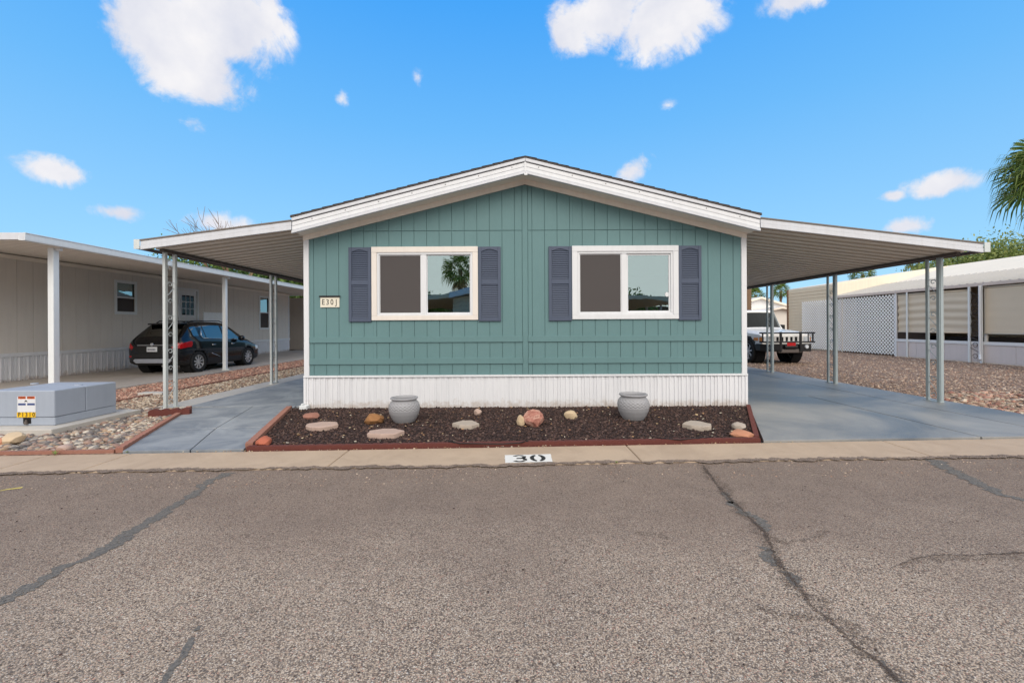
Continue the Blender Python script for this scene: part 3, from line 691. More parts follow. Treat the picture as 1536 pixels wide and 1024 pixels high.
# rocks
def rock(name, px, pyb, wpx, hpx, mat, label, flat=False, seed=0, cat='rock', ang=0.0, mats=None, depth=.7):
    rs = np.random.default_rng(seed); c = G(px, pyb-1, .04); w = wpx/F*c.y/2; hh = max(hpx/F*c.y, .03)
    mb = MB()
    if flat:
        n = 6+seed % 3; pts = []
        D = depth; c.x = ray(px, pyb).x/F*(c.y+D)
        for i in range(n):
            q_ = 2*math.pi*(i+rs.uniform(-.25, .25))/n+ang; rr = rs.uniform(.86, 1.08); pts.append((w*math.cos(q_)*rr, D*math.sin(q_)*rr))
        top, mid = .055+.01*rs.random(), .04; cyy = c.y+D
        m_ = 28; dense = []
        for i in range(n):
            for k in range(4):
                a_, b_ = np.array(pts[i]), np.array(pts[(i+1) % n]); p_ = a_+(b_-a_)*k/4; p_ = p_*(1+rs.uniform(-.035, .035)); dense.append(p_)
        k = len(dense); lv = [(.97, -.03), (1.0, .015), (1.0, top*.85), (.955, top)]
        vs = [(c.x+p_[0]*a_+rs.uniform(-.003, .003), cyy+p_[1]*a_+rs.uniform(-.003, .003), .03+z_+rs.uniform(-.002, .002)) for a_, z_ in lv for p_ in dense]
        vs += [(c.x+p_[0]*.5, cyy+p_[1]*.5, .03+top+rs.uniform(-.003, .004)) for p_ in dense]+[(c.x, cyy, .03+top)]
        fs = [(i*k+j, i*k+(j+1) % k, (i+1)*k+(j+1) % k, (i+1)*k+j) for i in range(4) for j in range(k)]+[(4*k+j, 4*k+(j+1) % k, 5*k) for j in range(k)]
        mb.add(vs, fs)
        o = mb.build(name, mat, smooth=True, angle=35)
    else:
        v, f_ = base_shape('ico2'); cut = rs.normal(size=(9, 3)); cut /= np.linalg.norm(cut, axis=1)[:, None]
        # refine once by midpoint through noise: chop with planes for a broken look
        V = v.copy(); 
        for cc in cut:
            d_ = V@cc; lim = rs.uniform(.66, .86); V -= np.outer(np.maximum(d_-lim, 0), cc)
        V *= 1+rs.normal(size=(len(V), 1))*.02
        V /= np.abs(V).max(0)
        D = w*depth/.7; c.x = ray(px, pyb).x/F*(c.y+D*.8)
        V = V*np.array([w, D, hh/2*1.35])+np.array([c.x, c.y+D*.8, .03+hh/2*.75])
        mb.add(V, [tuple(x) for x in f_]); o = mb.build(name, mat, smooth=True, angle=28)
    recenter(o); return tag(o, label, cat)
GF = 'flat stepping stones in the lava bed'
for args in ((481, 647, 51, 18, M['stonep'], 'long pinkish flagstone in the lava bed below the address sign', 1, .20),
             (578, 658.5, 60, 17, M['stonep'], 'greyish pink flagstone in the lava bed in front of the first grey pot', 4, .17),
             (699, 644.5, 47, 16, M['stoneg'], 'grey buff flagstone in the lava bed midway to the red rock', 3, .18),
             (1046, 646.5, 44, 18, M['stoneg'], 'thick buff flagstone in the lava bed right of the second pot', 2, .19)):
    o = rock('flagstone', args[0], args[1], args[2], args[3], args[4], args[5], True, args[6], 'flagstone', depth=args[7]); o['group'] = GF
def redrock():
    m = M_('pink_banded_rock'); m.rm(.85, 0, .3); n = m.noise(9, 5, .6, dist=1.2)
    m.l(m.ramp(n, [(.3, s(126, 80, 70)), (.48, s(170, 116, 102)), (.56, s(200, 162, 146)), (.62, s(150, 98, 84)), (.8, s(110, 72, 64))]), m.b.inputs['Base Color']); m.bump(m.noise(22, 5, .7), .7, .02); return m.m
M['redrock'] = redrock()
rock('rock', 800, 641, 34, 24, M['redrock'], 'large knobbly red and pink rock in the middle of the lava bed', seed=5)
rock('rock', 781, 639, 13, 18, M['stonet'], 'pale yellow rock leaning against the big red rock', seed=8)
rock('rock', 856, 629, 21, 12, M['stonet'], 'small square tan rock between the red rock and the second pot', seed=12)
rock('rock', 561, 637, 31, 17, paint('rust_brown_rock', s(146, 104, 66), .85, .3, 18, .7, 30, streak=False), 'round brown rock touching the left side of the first grey pot', seed=14)
rock('rock', 468, 629, 26, 8, M['brickl'], 'small flat reddish rock near the left house corner', seed=16)
rock('rock', 717, 623, 13, 9, M['stonep'], 'little pale pink rock against the white skirting', seed=17)
rock('rock', 1109, 645, 22, 9, M['stoneg'], 'small pale rock just behind the orange rock', seed=19)
rock('rock', 1112, 658, 34, 10, M['stoneo'], 'low orange rock in the right corner of the lava bed', seed=21)
rock('rock', 396, 671, 25, 15, paint('brick_red_rock', s(172, 98, 76), .88, .2, 14, .5, 40, streak=False), 'brick red rock at the left front corner of the lava bed', seed=23)
rock('rock', 20, 667, 28, 15, M['stonet'], 'yellow tan boulder lying beside the transformer pad', seed=25)
rock('rock', 2, 668, 16, 10, M['stoneo'], 'small orange boulder at the foot of the transformer', seed=26)
rock('rock', 97, 677, 18, 9, M['stonep'], 'larger pinkish cobble among the river rocks near the kerb', seed=27)
# drip line
mb = MB(); mb.tube([G(x, y, .065) for x, y in ((672, 662), (690, 664.5), (720, 665), (750, 665.5), (778, 664), (792, 661))], .007, 6)
recenter(tag(mb.build('drip_hose', M['black'], smooth=True), 'short black drip hose lying in the lava bed left of the kerb number', 'hose'))
mb = MB(); mb.tube([G(x, y, .065) for x, y in ((985, 656), (1000, 658), (1020, 659), (1045, 657), (1066, 655))], .007, 6)
recenter(tag(mb.build('drip_hose', M['black'], smooth=True), 'short black drip hose in the lava bed in front of the right flagstone', 'hose'))

# ------------------------------------------------------------------ pots
M['pot'] = paint('grey_glazed_pot', s(152, 152, 156), .5, .06, 6, .08, streak=False)
def make_pot(loc, Rm, Hh, label):
    t = thing('plant_pot', label, 'pot', loc, 0, 'grey urns standing in the lava bed')
    pr = [(0, .0), (.62, 0), (.66, .02), (.80, .16), (.93, .34), (.99, .50), (1.0, .60), (.96, .72), (.86, .82), (.77, .87), (.75, .90)]
    # smooth
    mb = MB(); out_ = []
    for i in range(len(pr)-1):
        for k in range(3):
            u = k/3; a_, b_ = pr[i], pr[i+1]; out_.append((a_[0]+(b_[0]-a_[0])*u, a_[1]+(b_[1]-a_[1])*u))
    out_.append(pr[-1])
    nseg = 160; hatch = 22
    vs = []; 
    prof = out_
    # resample with more rows in the hatched band
    zs = list(np.linspace(0, .9, 96)); zr = np.interp(zs, [p[1] for p in pr[1:]], [p[0] for p in pr[1:]])
    zr = np.convolve(np.pad(zr, 2, mode='edge'), np.ones(5)/5, 'valid')
    for z_, r_ in zip(zs, zr):
        for j in range(nseg):
            q_ = 2*math.pi*j/nseg; band = 1.0 if .5 < z_ < .80 else 0.0
            d1 = abs(((q_*hatch/6.283+z_*9) % 1)-.5); d2 = abs(((q_*hatch/6.283-z_*9) % 1)-.5)
            dd = .030*band*min(1, max(0, 1-d1*5)+max(0, 1-d2*5))*-1
            vs.append(((r_+dd)*Rm*math.cos(q_), (r_+dd)*Rm*math.sin(q_), z_*Hh))
    k = len(zs); mb.add(vs, [(i*nseg+j, i*nseg+(j+1) % nseg, (i+1)*nseg+(j+1) % nseg, (i+1)*nseg+j) for i in range(k-1) for j in range(nseg)]+[tuple(range(nseg-1, -1, -1))])
    mb.build('pot_body', M['pot'], t, smooth=True, world=False)
    rim = MB(); rim.lathe([(r_*Rm, z_*Hh) for r_, z_ in ((.75, .88), (.76, .90), (.84, .925), (.885, .95), (.89, .975), (.86, .995), (.80, 1.0), (.755, .985), (.72, .95), (.70, .9), (.80, .75), (.84, .62), (.0, .55))], 64)
    rim.build('pot_rim', M['pot'], t, smooth=True, world=False)
    return t
pc = G(603, 634, .045); make_pot((pc.x, pc.y+.14, .035), 23/F*(pc.y+.14), .37, 'grey crosshatched urn in the lava bed under the left window')
pc = G(954, 630, .045); make_pot((pc.x, pc.y+.14, .035), 23.5/F*(pc.y+.14), .39, 'grey crosshatched urn in the lava bed under the right window')

# ------------------------------------------------------------------ main house
HM = 788.0
def hx(px, Y=HYF): return (px-CX)*Y/F
def hz(py, Y=HYF): return H-(py-HY)*Y/F          # heights measured at the house axis
ZS = hz(561.5); ZJ = hz(346)
ZW_C = 3.983; SL = .25
def gable(x, z0=ZW_C): return z0-abs(x-HC)*SL
house = thing('manufactured_home', 'teal manufactured home with white gable fascia, two windows and slate blue shutters', 'house', (HC, HYF, 0))
def win_rects():
    r = []
    for k in (0, 1):
        o_ = 0 if k == 0 else 299.6
        r.append((hx(558.5+o_)+.02, hx(717.5+o_)-.02, hz(479.0)+.02, hz(370)-.02))
    return r
WR = win_rects()
def boards(mb, x0, x1, zlo, zhi_fn, zj, holes, Yb, th=.012, gap=.0034, pitch=.2235, x_start=None):
    xs = [x0]; x = (x_start if x_start is not None else x0)
    while x < x1-.01:
        if x > x0+.01: xs.append(x)
        x += pitch
    xs.append(x1)
    cuts = sorted(set(xs+[h for r in holes for h in r[:2] if x0 < h < x1]+([HC] if x0 < HC < x1 else [])))
    grooves = set(xs)
    for a_, b_ in zip(cuts[:-1], cuts[1:]):
        if b_-a_ < .002: continue
        ga = gap if a_ in grooves else 0; gb = gap if b_ in grooves else 0
        a2, b2 = a_+ga, b_-gb
        if b2 <= a2: continue
        spans = [(zlo, None)]
        for (h0, h1, z0, z1) in holes:
            if h0-1e-4 <= a_ and b_ <= h1+1e-4:
                spans = [(zlo, z0), (z1, None)]
        for lo, hi in spans:
            segs = []
            if hi is None:
                if zj and lo < zj < min(zhi_fn(a2), zhi_fn(b2)): segs = [(lo, zj-.003), (zj+.005, None)]
                else: segs = [(lo, None)]
            else: segs = [(lo, hi)]
            for l_, h_ in segs:
                za, zb = (zhi_fn(a2), zhi_fn(b2)) if h_ is None else (h_, h_)
                if min(za, zb) <= l_: continue
                mb.prism([(a2, Yb, l_), (b2, Yb, l_), (b2, Yb, zb), (a2, Yb, za)], (0, -th, 0))
mb = MB()
boards(mb, HX0+.01, HC-.05, ZS, gable, ZJ, WR, HYF, x_start=HX0+.17)
boards(mb, HC+.05, HX1-.01, ZS, gable, ZJ, WR, HYF, x_start=HC+.125)
front = mb.build('siding', M['teal'], house, bevel=.003)
mb = MB()   # backing wall, with real openings
cols = [HX0+.01, WR[0][0], WR[0][1], HC, WR[1][0], WR[1][1], HX1-.01]
for i, (a_, b_) in enumerate(zip(cols[:-1], cols[1:])):
    if i in (1, 4):
        r = WR[0 if i == 1 else 1]
        mb.prism([(a_, HYF+.003, .02), (b_, HYF+.003, .02), (b_, HYF+.003, r[2]), (a_, HYF+.003, r[2])], (0, .10, 0))
        mb.prism([(a_, HYF+.003, r[3]), (b_, HYF+.003, r[3]), (b_, HYF+.003, gable(b_)), (a_, HYF+.003, gable(a_))], (0, .10, 0))
    else: mb.prism([(a_, HYF+.003, .02), (b_, HYF+.003, .02), (b_, HYF+.003, gable(b_)), (a_, HYF+.003, gable(a_))], (0, .10, 0))
mb.build('wall', M['teal_gap'], house); mb = MB()
mb.prism([(HX0+.01, HYB, 0), (HX1-.01, HYB, 0), (HX1-.01, HYB, gable(HX1)), (HC, HYB, gable(HC)), (HX0+.01, HYB, gable(HX0))], (0, -.1, 0))
mb.build('back_wall', M['teal'], house)
mb = MB()
for X, sgn in ((HX0+.01, 1), (HX1-.01, -1)): mb = MB(); mb.box(X, X+sgn*.09, HYF+.11, HYB-.11, .5, gable(HX0)-.03); mb.build('side_wall', M['teal'], house)
mb = MB(); mb.box(HX0+.12, HX1-.12, HYF+.15, HYB-.2, .55, .6); mb.build('floor', M['room'], house)
mb = MB(); mb.box(HX0+.11, HX1-.11, HYF+3.2, HYF+3.3, .61, 3.0); mb.box(HX0+.11, HX1-.11, HYF+.12, HYF+3.19, 2.72, 2.76)
mb.box(HX0+.9, HX0+1.5, HYF+1.8, HYF+2.3, .61, 2.5)
mb.build('interior_wall', M['room'], house)
# battens
mb = MB(); mb.prism([(HC-.047, HYF-.001, ZS), (HC+.047, HYF-.001, ZS), (HC+.047, HYF-.001, ZW_C-.012), (HC-.047, HYF-.001, ZW_C-.012)], (0, -.018, 0))
mb.build('center_batten', M['teal'], house, bevel=.003)
for (y0, y1) in ((504.0, 512.6), (536.3, 545.0)):
    for xa, xb in ((HX0+.095, HC-.049), (HC+.049, HX1-.095)):
        mb = MB(); mb.box(xa, xb, HYF-.013, HYF-.034, hz(y1), hz(y0)); mb.build('batten', M['teal'], house, bevel=.003)
# corner trims
for xa, xb in ((HX0, HX0+.092), (HX1-.092, HX1)):
    mb = MB(); mb.box(xa, xb, HYF-.036, HYF-.0, ZS+.0, gable(HX0)+.02); mb.build('corner_trim', M['white'], house, bevel=.004)
# frieze under the soffit
for sg in (-1, 1):
    xe = HX0 if sg < 0 else HX1
    mb = MB(); mb.prism([(HC, HYF-.0125, ZW_C), (xe, HYF-.0125, gable(xe)), (xe, HYF-.0125, gable(xe)+.095), (HC, HYF-.0125, ZW_C+.095)], (0, -.03, 0))
    mb.build('frieze_board', M['beige'], house)
# soffit and roof
YF = 7.2; RT = 4.318
rt = lambda x, z0=RT: z0-abs(x-HC)*SL
FX0, FX1 = hx(439.5, YF), hx(1140, YF)
for sg, xe in ((-1, FX0), (1, FX1)):
    mb = MB(); mb.prism([(HC, YF+.03, 4.07), (xe, YF+.03, 4.07-abs(xe-HC)*SL), (xe, YF+.03, 4.085-abs(xe-HC)*SL), (HC, YF+.03, 4.085)], (0, .44, 0))
    mb.build('soffit', M['beige'], house)
    # fascia: top strip, main board with a crease, lower lip
    for nm, z_, hh_, y0, y1, mt in (('drip_strip', 4.296, .056, YF-.034, YF+.0, M['fascia']), ('fascia', 4.226, .068, YF-.014, YF+.018, M['white']), ('fascia', 4.151, .064, YF-.018, YF+.018, M['white']), ('fascia_lip', 4.077, .046, YF-.040, YF+.018, M['fascia']), ('fascia_backing', 4.294, .25, YF+.0185, YF+.029, M['gutter'])):
        e_ = xe+(0 if nm != 'drip_strip' else 0)
        mb = MB(); d_ = abs(e_-HC)*SL
        mb.prism([(HC+sg*.002, y0, z_-hh_), (e_, y0, z_-hh_-d_), (e_, y0, z_-d_), (HC+sg*.002, y0, z_)], (0, y1-y0, 0))
        mb.build(nm, mt, house, bevel=.004)
    mb = MB(); d_ = abs(xe-HC)*SL
    mb.prism([(HC, YF-.045, 4.302), (xe+sg*.02, YF-.045, 4.302-d_-.005), (xe+sg*.02, YF-.045, 4.318-d_), (HC, YF-.045, 4.318)], (0, HYB-YF+.3, 0))
    rf = mb.build('roof', M['shingle'], house)
    # shingle butts showing over the edge
    mb = MB(); n_ = 22
    for i in range(n_):
        xa = HC+(xe-HC)*i/n_; xb = HC+(xe-HC)*(i+1)/n_; za = 4.3205-abs(xa-HC)*SL; zb = 4.3205-abs(xb-HC)*SL
        mb.prism([(xa, YF-.05, za), (xb+sg*.015, YF-.05, zb+.004), (xb+sg*.015, YF-.05, zb+.010), (xa, YF-.05, za+.003)], (0, HYB-YF+.3, 0))
    mb.build('shingles', M['shingle'], house)
mb = MB(); mb.box(HC-.016, HC+.016, YF-.036, YF-.019, 4.05, 4.225); mb.build('ridge_clip', M['white'], house)
mb = MB(); mb.box(HC-.02, HC+.035, YF-.05, YF-.034, 4.0, 4.035); mb.build('ridge_clip', M['white'], house)
# fascia nails as dark specks
mb = MB()
for i in range(7):
    for sg, xe in ((-1, FX0), (1, FX1)):
        t_ = (i+.4)/7; x = HC+(xe-HC)*t_; z = 4.190-abs(x-HC)*SL; mb = MB(); mb.box(x-.006, x+.006, YF-.022, YF-.0141, z, z+.012); mb.build('nail', M['gutter'], house)
# skirting: ribbed vinyl
def ribbed(mb, x0, x1, Y, z0, z1, dirn='x'):
    x = x0; prof = []
    pat = [(.045, 0), (.005, .016), (.022, .016), (.005, 0), (.060, 0), (.005, .016), (.022, .016), (.005, 0), (.028, 0), (.005, -.012), (.012, -.012), (.005, 0)]
    i = 0
    while x < x1: prof.append((x, pat[i % 12][1])); x += pat[i % 12][0]*.98; prof.append((min(x, x1), pat[(i) % 12][1] if pat[i % 12][0] > .009 else pat[(i+1) % 12][1])); i += 1
    for (a_, da), (b_, db) in zip(prof[:-1], prof[1:]):
        if b_-a_ < 1e-5: b_ = a_+1e-5
        if dirn == 'x': mb.add([(a_, Y-da, z0), (b_, Y-db, z0), (b_, Y-db, z1), (a_, Y-da, z1)], [(0, 1, 2, 3)])
        else: mb.add([(Y-da, a_, z0), (Y-db, b_, z0), (Y-db, b_, z1), (Y-da, a_, z1)], [(0, 1, 2, 3)] if dirn == 'yl' else [(3, 2, 1, 0)])
sk = MB(); ribbed(sk, HX0-.0, HX1+.0, HYF-.012, .0, ZS-.035)
so = sk.build('skirting', M['skirt'], house)
for xa in (HX0, HX1-.04): sk = MB(); sk.box(xa, xa+.04, HYF+.035, HYB, .0, .49); sk.build('side_skirting', M['skirt'], house)
mb = MB(); mb.box(HX0-.012, HX1+.012, HYF-.042, HYF+.0, ZS-.036, ZS-.001); mb.build('skirting_cap', M['white'], house, bevel=.005)
for X in (HX0, HX1): 
    mb = MB(); mb.box(X-.014, X+.03, HYF-.03, HYF+.03, .0, ZS-.038) if X < 0 else mb.box(X-.03, X+.014, HYF-.03, HYF+.03, .0, ZS-.038); mb.build('skirting_corner', M['skirt'], house, bevel=.004)
# windows
def frame_box(mb, x0, x1, z0, z1, w, y0, y1):
    mb.box(x0, x1, y0, y1, z1-w, z1); mb.box(x0, x1, y0, y1, z0, z0+w)
    mb.box(x0, x0+w, y0, y1, z0+w+.0005, z1-w-.0005); mb.box(x1-w, x1, y0, y1, z0+w+.0005, z1-w-.0005)
for k in (0, 1):
    o_ = 0 if k == 0 else 299.6
    X = lambda p: hx(p+o_)
    w = MB()
    # outer trim boards
    t0, t1, b0, b1 = X(558.5), X(717.5), hz(479.4), hz(369.8); tw = .095
    w.box(t0, t1, HYF-.045, HYF-.0125, b1-.10, b1); w.box(t0, t0+tw, HYF-.043, HYF-.0125, b0+.081, b1-.101); w.box(t1-tw, t1, HYF-.043, HYF-.0125, b0+.081, b1-.101); w.box(t0, t1, HYF-.045, HYF-.0125, b0, b0+.08)
    win = w.build('window', M['cream'] if k == 0 else M['white'], house, bevel=.004)
    fx0, fx1, fz0, fz1 = t0+tw+.001, t1-tw-.001, b0+.081, b1-.101
    fr_ = MB(); frame_box(fr_, fx0, fx1, fz0, fz1, .036, HYF-.03, HYF+.07)
    mxa, mxb = X(632.6), X(640.2)
    fr_.box(mxa, mxb, HYF-.022, HYF+.05, fz0+.0365, fz1-.0365)
    fr_.build('sash', M['white'], win, bevel=.004)
    sc2 = MB(); frame_box(sc2, fx0+.037, mxa-.001, fz0+.037, fz1-.037, .014, HYF-.012, HYF+.004); sc2.build('screen_frame', M['white'], win)
    s2 = MB(); s2.box(fx0+.05, mxa-.014, HYF-.004, HYF-.002, fz0+.05, fz1-.05); s2.build('insect_screen', M['screen'], win)
    s3 = MB(); frame_box(s3, mxb+.001, fx1-.037, fz0+.037, fz1-.037, .016 if k == 0 else .03, HYF+.0, HYF+.03); s3.build('inner_sash', M['white'], win)
    gl = MB(); gl.box(fx0+.037, mxa, HYF+.030, HYF+.034, fz0+.037, fz1-.037); gl.build('pane', M['glass'], win)
    gl = MB(); gl.box(mxb, fx1-.037, HYF+.012, HYF+.016, fz0+.037, fz1-.037); gl.build('pane', M['glass'], win)
    if k == 1:
        st = MB(); st.prism([(hx(1001)+.035*math.cos(a_)*1.0, HYF+.0085, hz(442.5)+.035*math.sin(a_)*(1.1 if math.sin(a_) > 0 else 1.25)) for a_ in [i*math.pi/8 for i in range(16)]], (0, -.0015, 0))
        st.build('sticker', M['white'], win)
# shutters
def shutter(px0, px1):
    x0, x1 = hx(px0), hx(px1); z0, z1 = hz(481.4), hz(370.4); w = .052; Yb, Yf = HYF-.0125, HYF-.048
    mb = MB(); mb.box(x0, x0+w, Yf, Yb, z0, z1); mb.box(x1-w, x1, Yf, Yb, z0, z1)
    zm0, zm1 = hz(426.5), hz(419)
    mb.box(x0+w, x1-w, Yf+.003, Yb, z0, z0+.075); mb.box(x0+w, x1-w, Yf+.003, Yb, zm0, zm1)
    # arched top rail
    n_ = 14; pts = [(x0+w, Yf+.003, z1), (x0+w, Yf+.003, z1-.085)]
    for i in range(1, n_): u = i/n_; pts.append((x0+w+(x1-x0-2*w)*u, Yf+.003, z1-.085+.04*math.sin(math.pi*u)))
    pts += [(x1-w, Yf+.003, z1-.085), (x1-w, Yf+.003, z1)]
    mb.prism(pts, (0, Yb-Yf-.003, 0))
    mb.box(x0+w, x1-w, Yb-.006, Yb, z0+.01, z1-.01)
    sh = mb.build('shutter', M['navy'], house, bevel=.003)
    lv = MB()
    for (a_, b_) in ((z0+.075, zm0), (zm1, z1-.052)):
        n_ = int((b_-a_)/.031)
        for i in range(n_):
            z = a_+(i+.5)*(b_-a_)/n_; hh = .009
            lv.prism([(x0+w, Yf+.010, z-hh), (x0+w, Yf+.016, z-hh), (x0+w, Yb-.007, z+hh+.004), (x0+w, Yb-.013, z+hh+.006)], (x1-x0-2*w, 0, 0))
    lv.build('louvres', M['navy'], sh)
for a_, b_ in ((524.5, 557.8), (718.2, 751.6), (823.2, 857.4), (1017.2, 1051)): shutter(a_, b_)
# little ground bracket at the left corner
mb = MB(); mb.box(HX0-.03, HX0+.10, HYF-.16, HYF-.03, .0, .10); mb.box(HX0-.01, HX0+.02, HYF-.14, HYF-.05, .10, .13); tag(recenter(mb.build('outlet_box', M['postw'], bevel=.01)), 'small white outlet box at the foot of the left house corner', 'box')
# address sign
sx0, sx1, sz0, sz1 = hx(481.5), hx(510.5), hz(459.6)-.00, hz(444.5)
sign = thing('address_sign', 'cream address plaque reading E30J with a dark bar on top on the teal wall', 'sign', ((sx0+sx1)/2, HYF-.02, sz0))
mb = MB(); mb.box(sx0+.004, sx1-.004, HYF-.032, HYF-.0125, sz0, sz1); mb.build('plaque', paint('sign_cream', s(226, 220, 204), .6, .05, 8, .1), sign, bevel=.003)
mb = MB(); mb.box(sx0-.014, sx1+.01, HYF-.05, HYF-.0125, sz1+.001, sz1+.028); mb.build('sign_hood', M['black'], sign, bevel=.003)
cxs = (sx0+sx1)/2; czs = (sz0+sz1)/2
for i, chh in enumerate('E30J'):
    tm = text_mb(chh, .138, (cxs-.115+.077*i, HYF-.0345, czs), (.80, 0, 0), (0, 0, 1), .002); tm.build('letter', M['ink'], sign)

# ------------------------------------------------------------------ carports
def pan_sheet(mb, xa, za, xb, zb, y0, y1, pitch=.24, th=.012):
    """roof pans: ribs run across (x), profile repeats in y"""
    prof = []; y = y0
    while y < y1-.01:
        prof += [(y, 0), (y+pitch*.55, 0), (y+pitch*.60, .058), (y+pitch*.92, .058)]; y += pitch
    prof.append((y, 0))
    for (ya, da), (yb, db) in zip(prof[:-1], prof[1:]):
        v = [(xa, ya, za+da), (xb, ya, zb+da), (xb, yb, zb+db), (xa, yb, za+db)]
        mb.add(v+[(x, y_, z+th) for x, y_, z in v], [(3, 2, 1, 0), (4, 5, 6, 7), (0, 1, 5, 4), (2, 3, 7, 6), (1, 2, 6, 5), (3, 0, 4, 7)])
def lattice_post(parent, x, y, ztop, mat, wide=.22, zb=.03, heavy=0, seed=0):
    """two square chords with scrollwork between them, set one behind the other"""
    cs = .05; a_ = MB(); a_.box(x-cs/2, x+cs/2, y-cs*.6, y+cs*.6, zb, ztop); 
    w2 = .036 if heavy else .05
    a_.box(x-w2/2, x+w2/2, y+wide-cs/2, y+wide+cs/2, zb, ztop)
    if heavy: a_.box(x-.012, x+.042, y-cs*.6-.012, y-cs*.6, zb, ztop)
    a_.box(x-.045, x+.045, y-.05, y+wide+.05, zb-.004, zb+.014)
    p = a_.build('post', mat, parent, bevel=.004)
    yc = y+wide/2; r = .042; z = zb+.12; k = 0; step = .30
    while z < ztop-.15:
        sgn = 1 if k % 2 == 0 else -1
        for s_ in (1,):
            pts = []
            for i in range(15):
                t_ = i/14*1.75*math.pi; rr = r*(1-.45*i/14); pts.append((x, yc+sgn*rr*math.cos(t_)*1.2, z+rr*math.sin(t_)))
            m_ = MB(); m_.tube(pts, .0075, 5); m_.build('scroll', mat, p, smooth=True)
        m_ = MB()
        if k % 2 == 0: m_.tube([(x, y+.02, z+.06), (x, yc, z+step*.5), (x, y+wide-.02, z+step-.05)], .006, 5)
        else: m_.tube([(x, y+.02, z+.04), (x, y+wide-.02, z+.04)], .005, 5)
        m_.build('brace', mat, p, smooth=True); z += step; k += 1
    return p
def carport(name, side, xin, xout, zin, zout, ymax, label, posts, pm):
    t = thing(name, label, 'carport', (xin, HYF, 0))
    mb = MB(); sl = (zout-zin)/(xout-xin); zu = lambda x: zin+(x-xin)*sl
    pan_sheet(mb, xin, zu(xin)-.118, xout-side*.02, zu(xout)-.118, YF+.06, ymax)
    mb.build('roof_pan', M['pan'], t)
    sm_ = MB(); y = YF+.06
    while y < ymax-.01:
        for f_ in (.575, .945): yy = y+.24*f_; xo_ = xout-side*.03; sm_.prism([(xin, yy-.007, zu(xin)-.121), (xo_, yy-.007, zu(xo_)-.121), (xo_, yy+.007, zu(xo_)-.121), (xin, yy+.007, zu(xin)-.121)], (0, 0, .0025))
        y += .24
    sm_.build('pan_seams', M['panseam'], t)
    # front fascia in two strips, dark roll edge above
    for z_, hh_, yy, mt, nm in ((-.028, .07, YF+.0, M['fascia'], 'fascia'), (-.100, .070, YF-.005, M['fascia'], 'fascia'), (.0, .027, YF-.012, M['awnroof'], 'roof_edge')):
        m_ = MB(); xa = xin+side*.004; m_.prism([(xa, yy, zu(xa)+z_-hh_), (xout, yy, zu(xout)+z_-hh_), (xout, yy, zu(xout)+z_), (xa, yy, zu(xa)+z_)], (0, .045, 0)); m_.build(nm, mt, t, bevel=.003)
    m_ = MB(); m_.prism([(xin+side*.0, YF+.046, zu(xin)-.04), (xout, YF+.046, zu(xout)-.04), (xout, YF+.046, zu(xout)-.004), (xin, YF+.046, zu(xin)-.004)], (0, ymax-YF, 0)); m_.build('roof_top', M['awnroof'], t)
    # gutter along the outer edge
    g_ = MB(); zo = zu(xout); g_.box(xout, xout+side*.09, YF-.01, ymax+.1, zo-.16, zo-.148); g_.box(xout+side*.085, xout+side*.095, YF-.01, ymax+.1, zo-.148, zo-.10); cap = MB(); cap.box(xout, xout+side*.096, YF-.018, YF-.010, zo-.165, zo+.0); cap.build('gutter_cap', M['post'], t)
    g_.build('gutter', M['gutter'] if side > 0 else M['gutter'], t)
    bm = MB(); xb = posts[0][0]; bm.box(xb-.04, xb+.04, YF+.3, ymax-.05, zu(xb)-.168, zu(xb)-.120); bm.build('beam', M['gutter'], t)
    for i, (x, y) in enumerate(posts): lattice_post(t, x, y, zu(x)-.170, pm, heavy=(side > 0), seed=i)
    # side hanger strip on the house wall
    m_ = MB(); m_.box(xin, xin+side*.03, YF+.07, ymax, zu(xin)-.18, zu(xin)-.120); m_.build('hanger', M['pan'], t)
    mb = MB(); x_ = xout; 
    return t
PL = [(-6.15, 7.57), (-6.15, 10.9), (-6.15, 14.2)]
carport('carport', -1, FX0-.015, hx(211, YF)+.0, 3.285, 2.965, 17.0, 'left carport awning of the teal home on pale lattice posts', PL, M['post'])
PR = [(7.85, 7.84), (7.85, 10.38), (7.85, 12.9)]
carport('carport', 1, FX1+.015, hx(1476, YF), 3.285, 2.84, 16.2, 'wide right carport awning of the teal home on grey-green lattice posts', PR, M['postg'])

# ------------------------------------------------------------------ transformer
tx1 = -6.47; ty0 = 6.03; ty1 = 6.97; tx0 = -7.42; th_ = .60; tb = .10
tr = thing('transformer_box', 'low blue-grey utility transformer cabinet with warning labels and yellow P1310 tag', 'utility box', ((tx0+tx1)/2, (ty0+ty1)/2, tb))
mb = MB(); mb.box(tx0, tx1, ty0, ty1, tb, tb+.115); mb.build('base', M['metalbox'], tr, bevel=.012)
ym = ty0+.44
mb = MB(); mb.box(tx0-.002, tx1+.004, ty0-.008, ym-.0015, tb+.119, th_-.003); mb.build('door', M['metalbox'], tr, bevel=.014)
mb = MB(); mb.box(tx0, tx1+.002, ym+.0015, ty1, tb+.117, th_-.005); mb.build('cabinet', M['metalbox'], tr, bevel=.014)
bx = G(41, 640, .15).x; lx = (39-CX)*6.02/F
mb = MB(); mb.box(lx-.055, lx+.055, ty0-.004, ty0+.02, tb+.03, tb+.112); mb.build('latch_recess', M['dark'], tr)
mb = MB(); mb.box(lx-.02, lx+.02, ty0-.03, ty0-.004, tb+.02, tb+.06); mb.box(lx-.012, lx+.012, ty0-.022, ty0-.008, tb+.06, tb+.085); mb.build('padlock', M['gutter'], tr, bevel=.004)
zz = lambda py: H-((py-3.5)-HY)*6.02/F
Yl = ty0-.0085
lw_ = .128
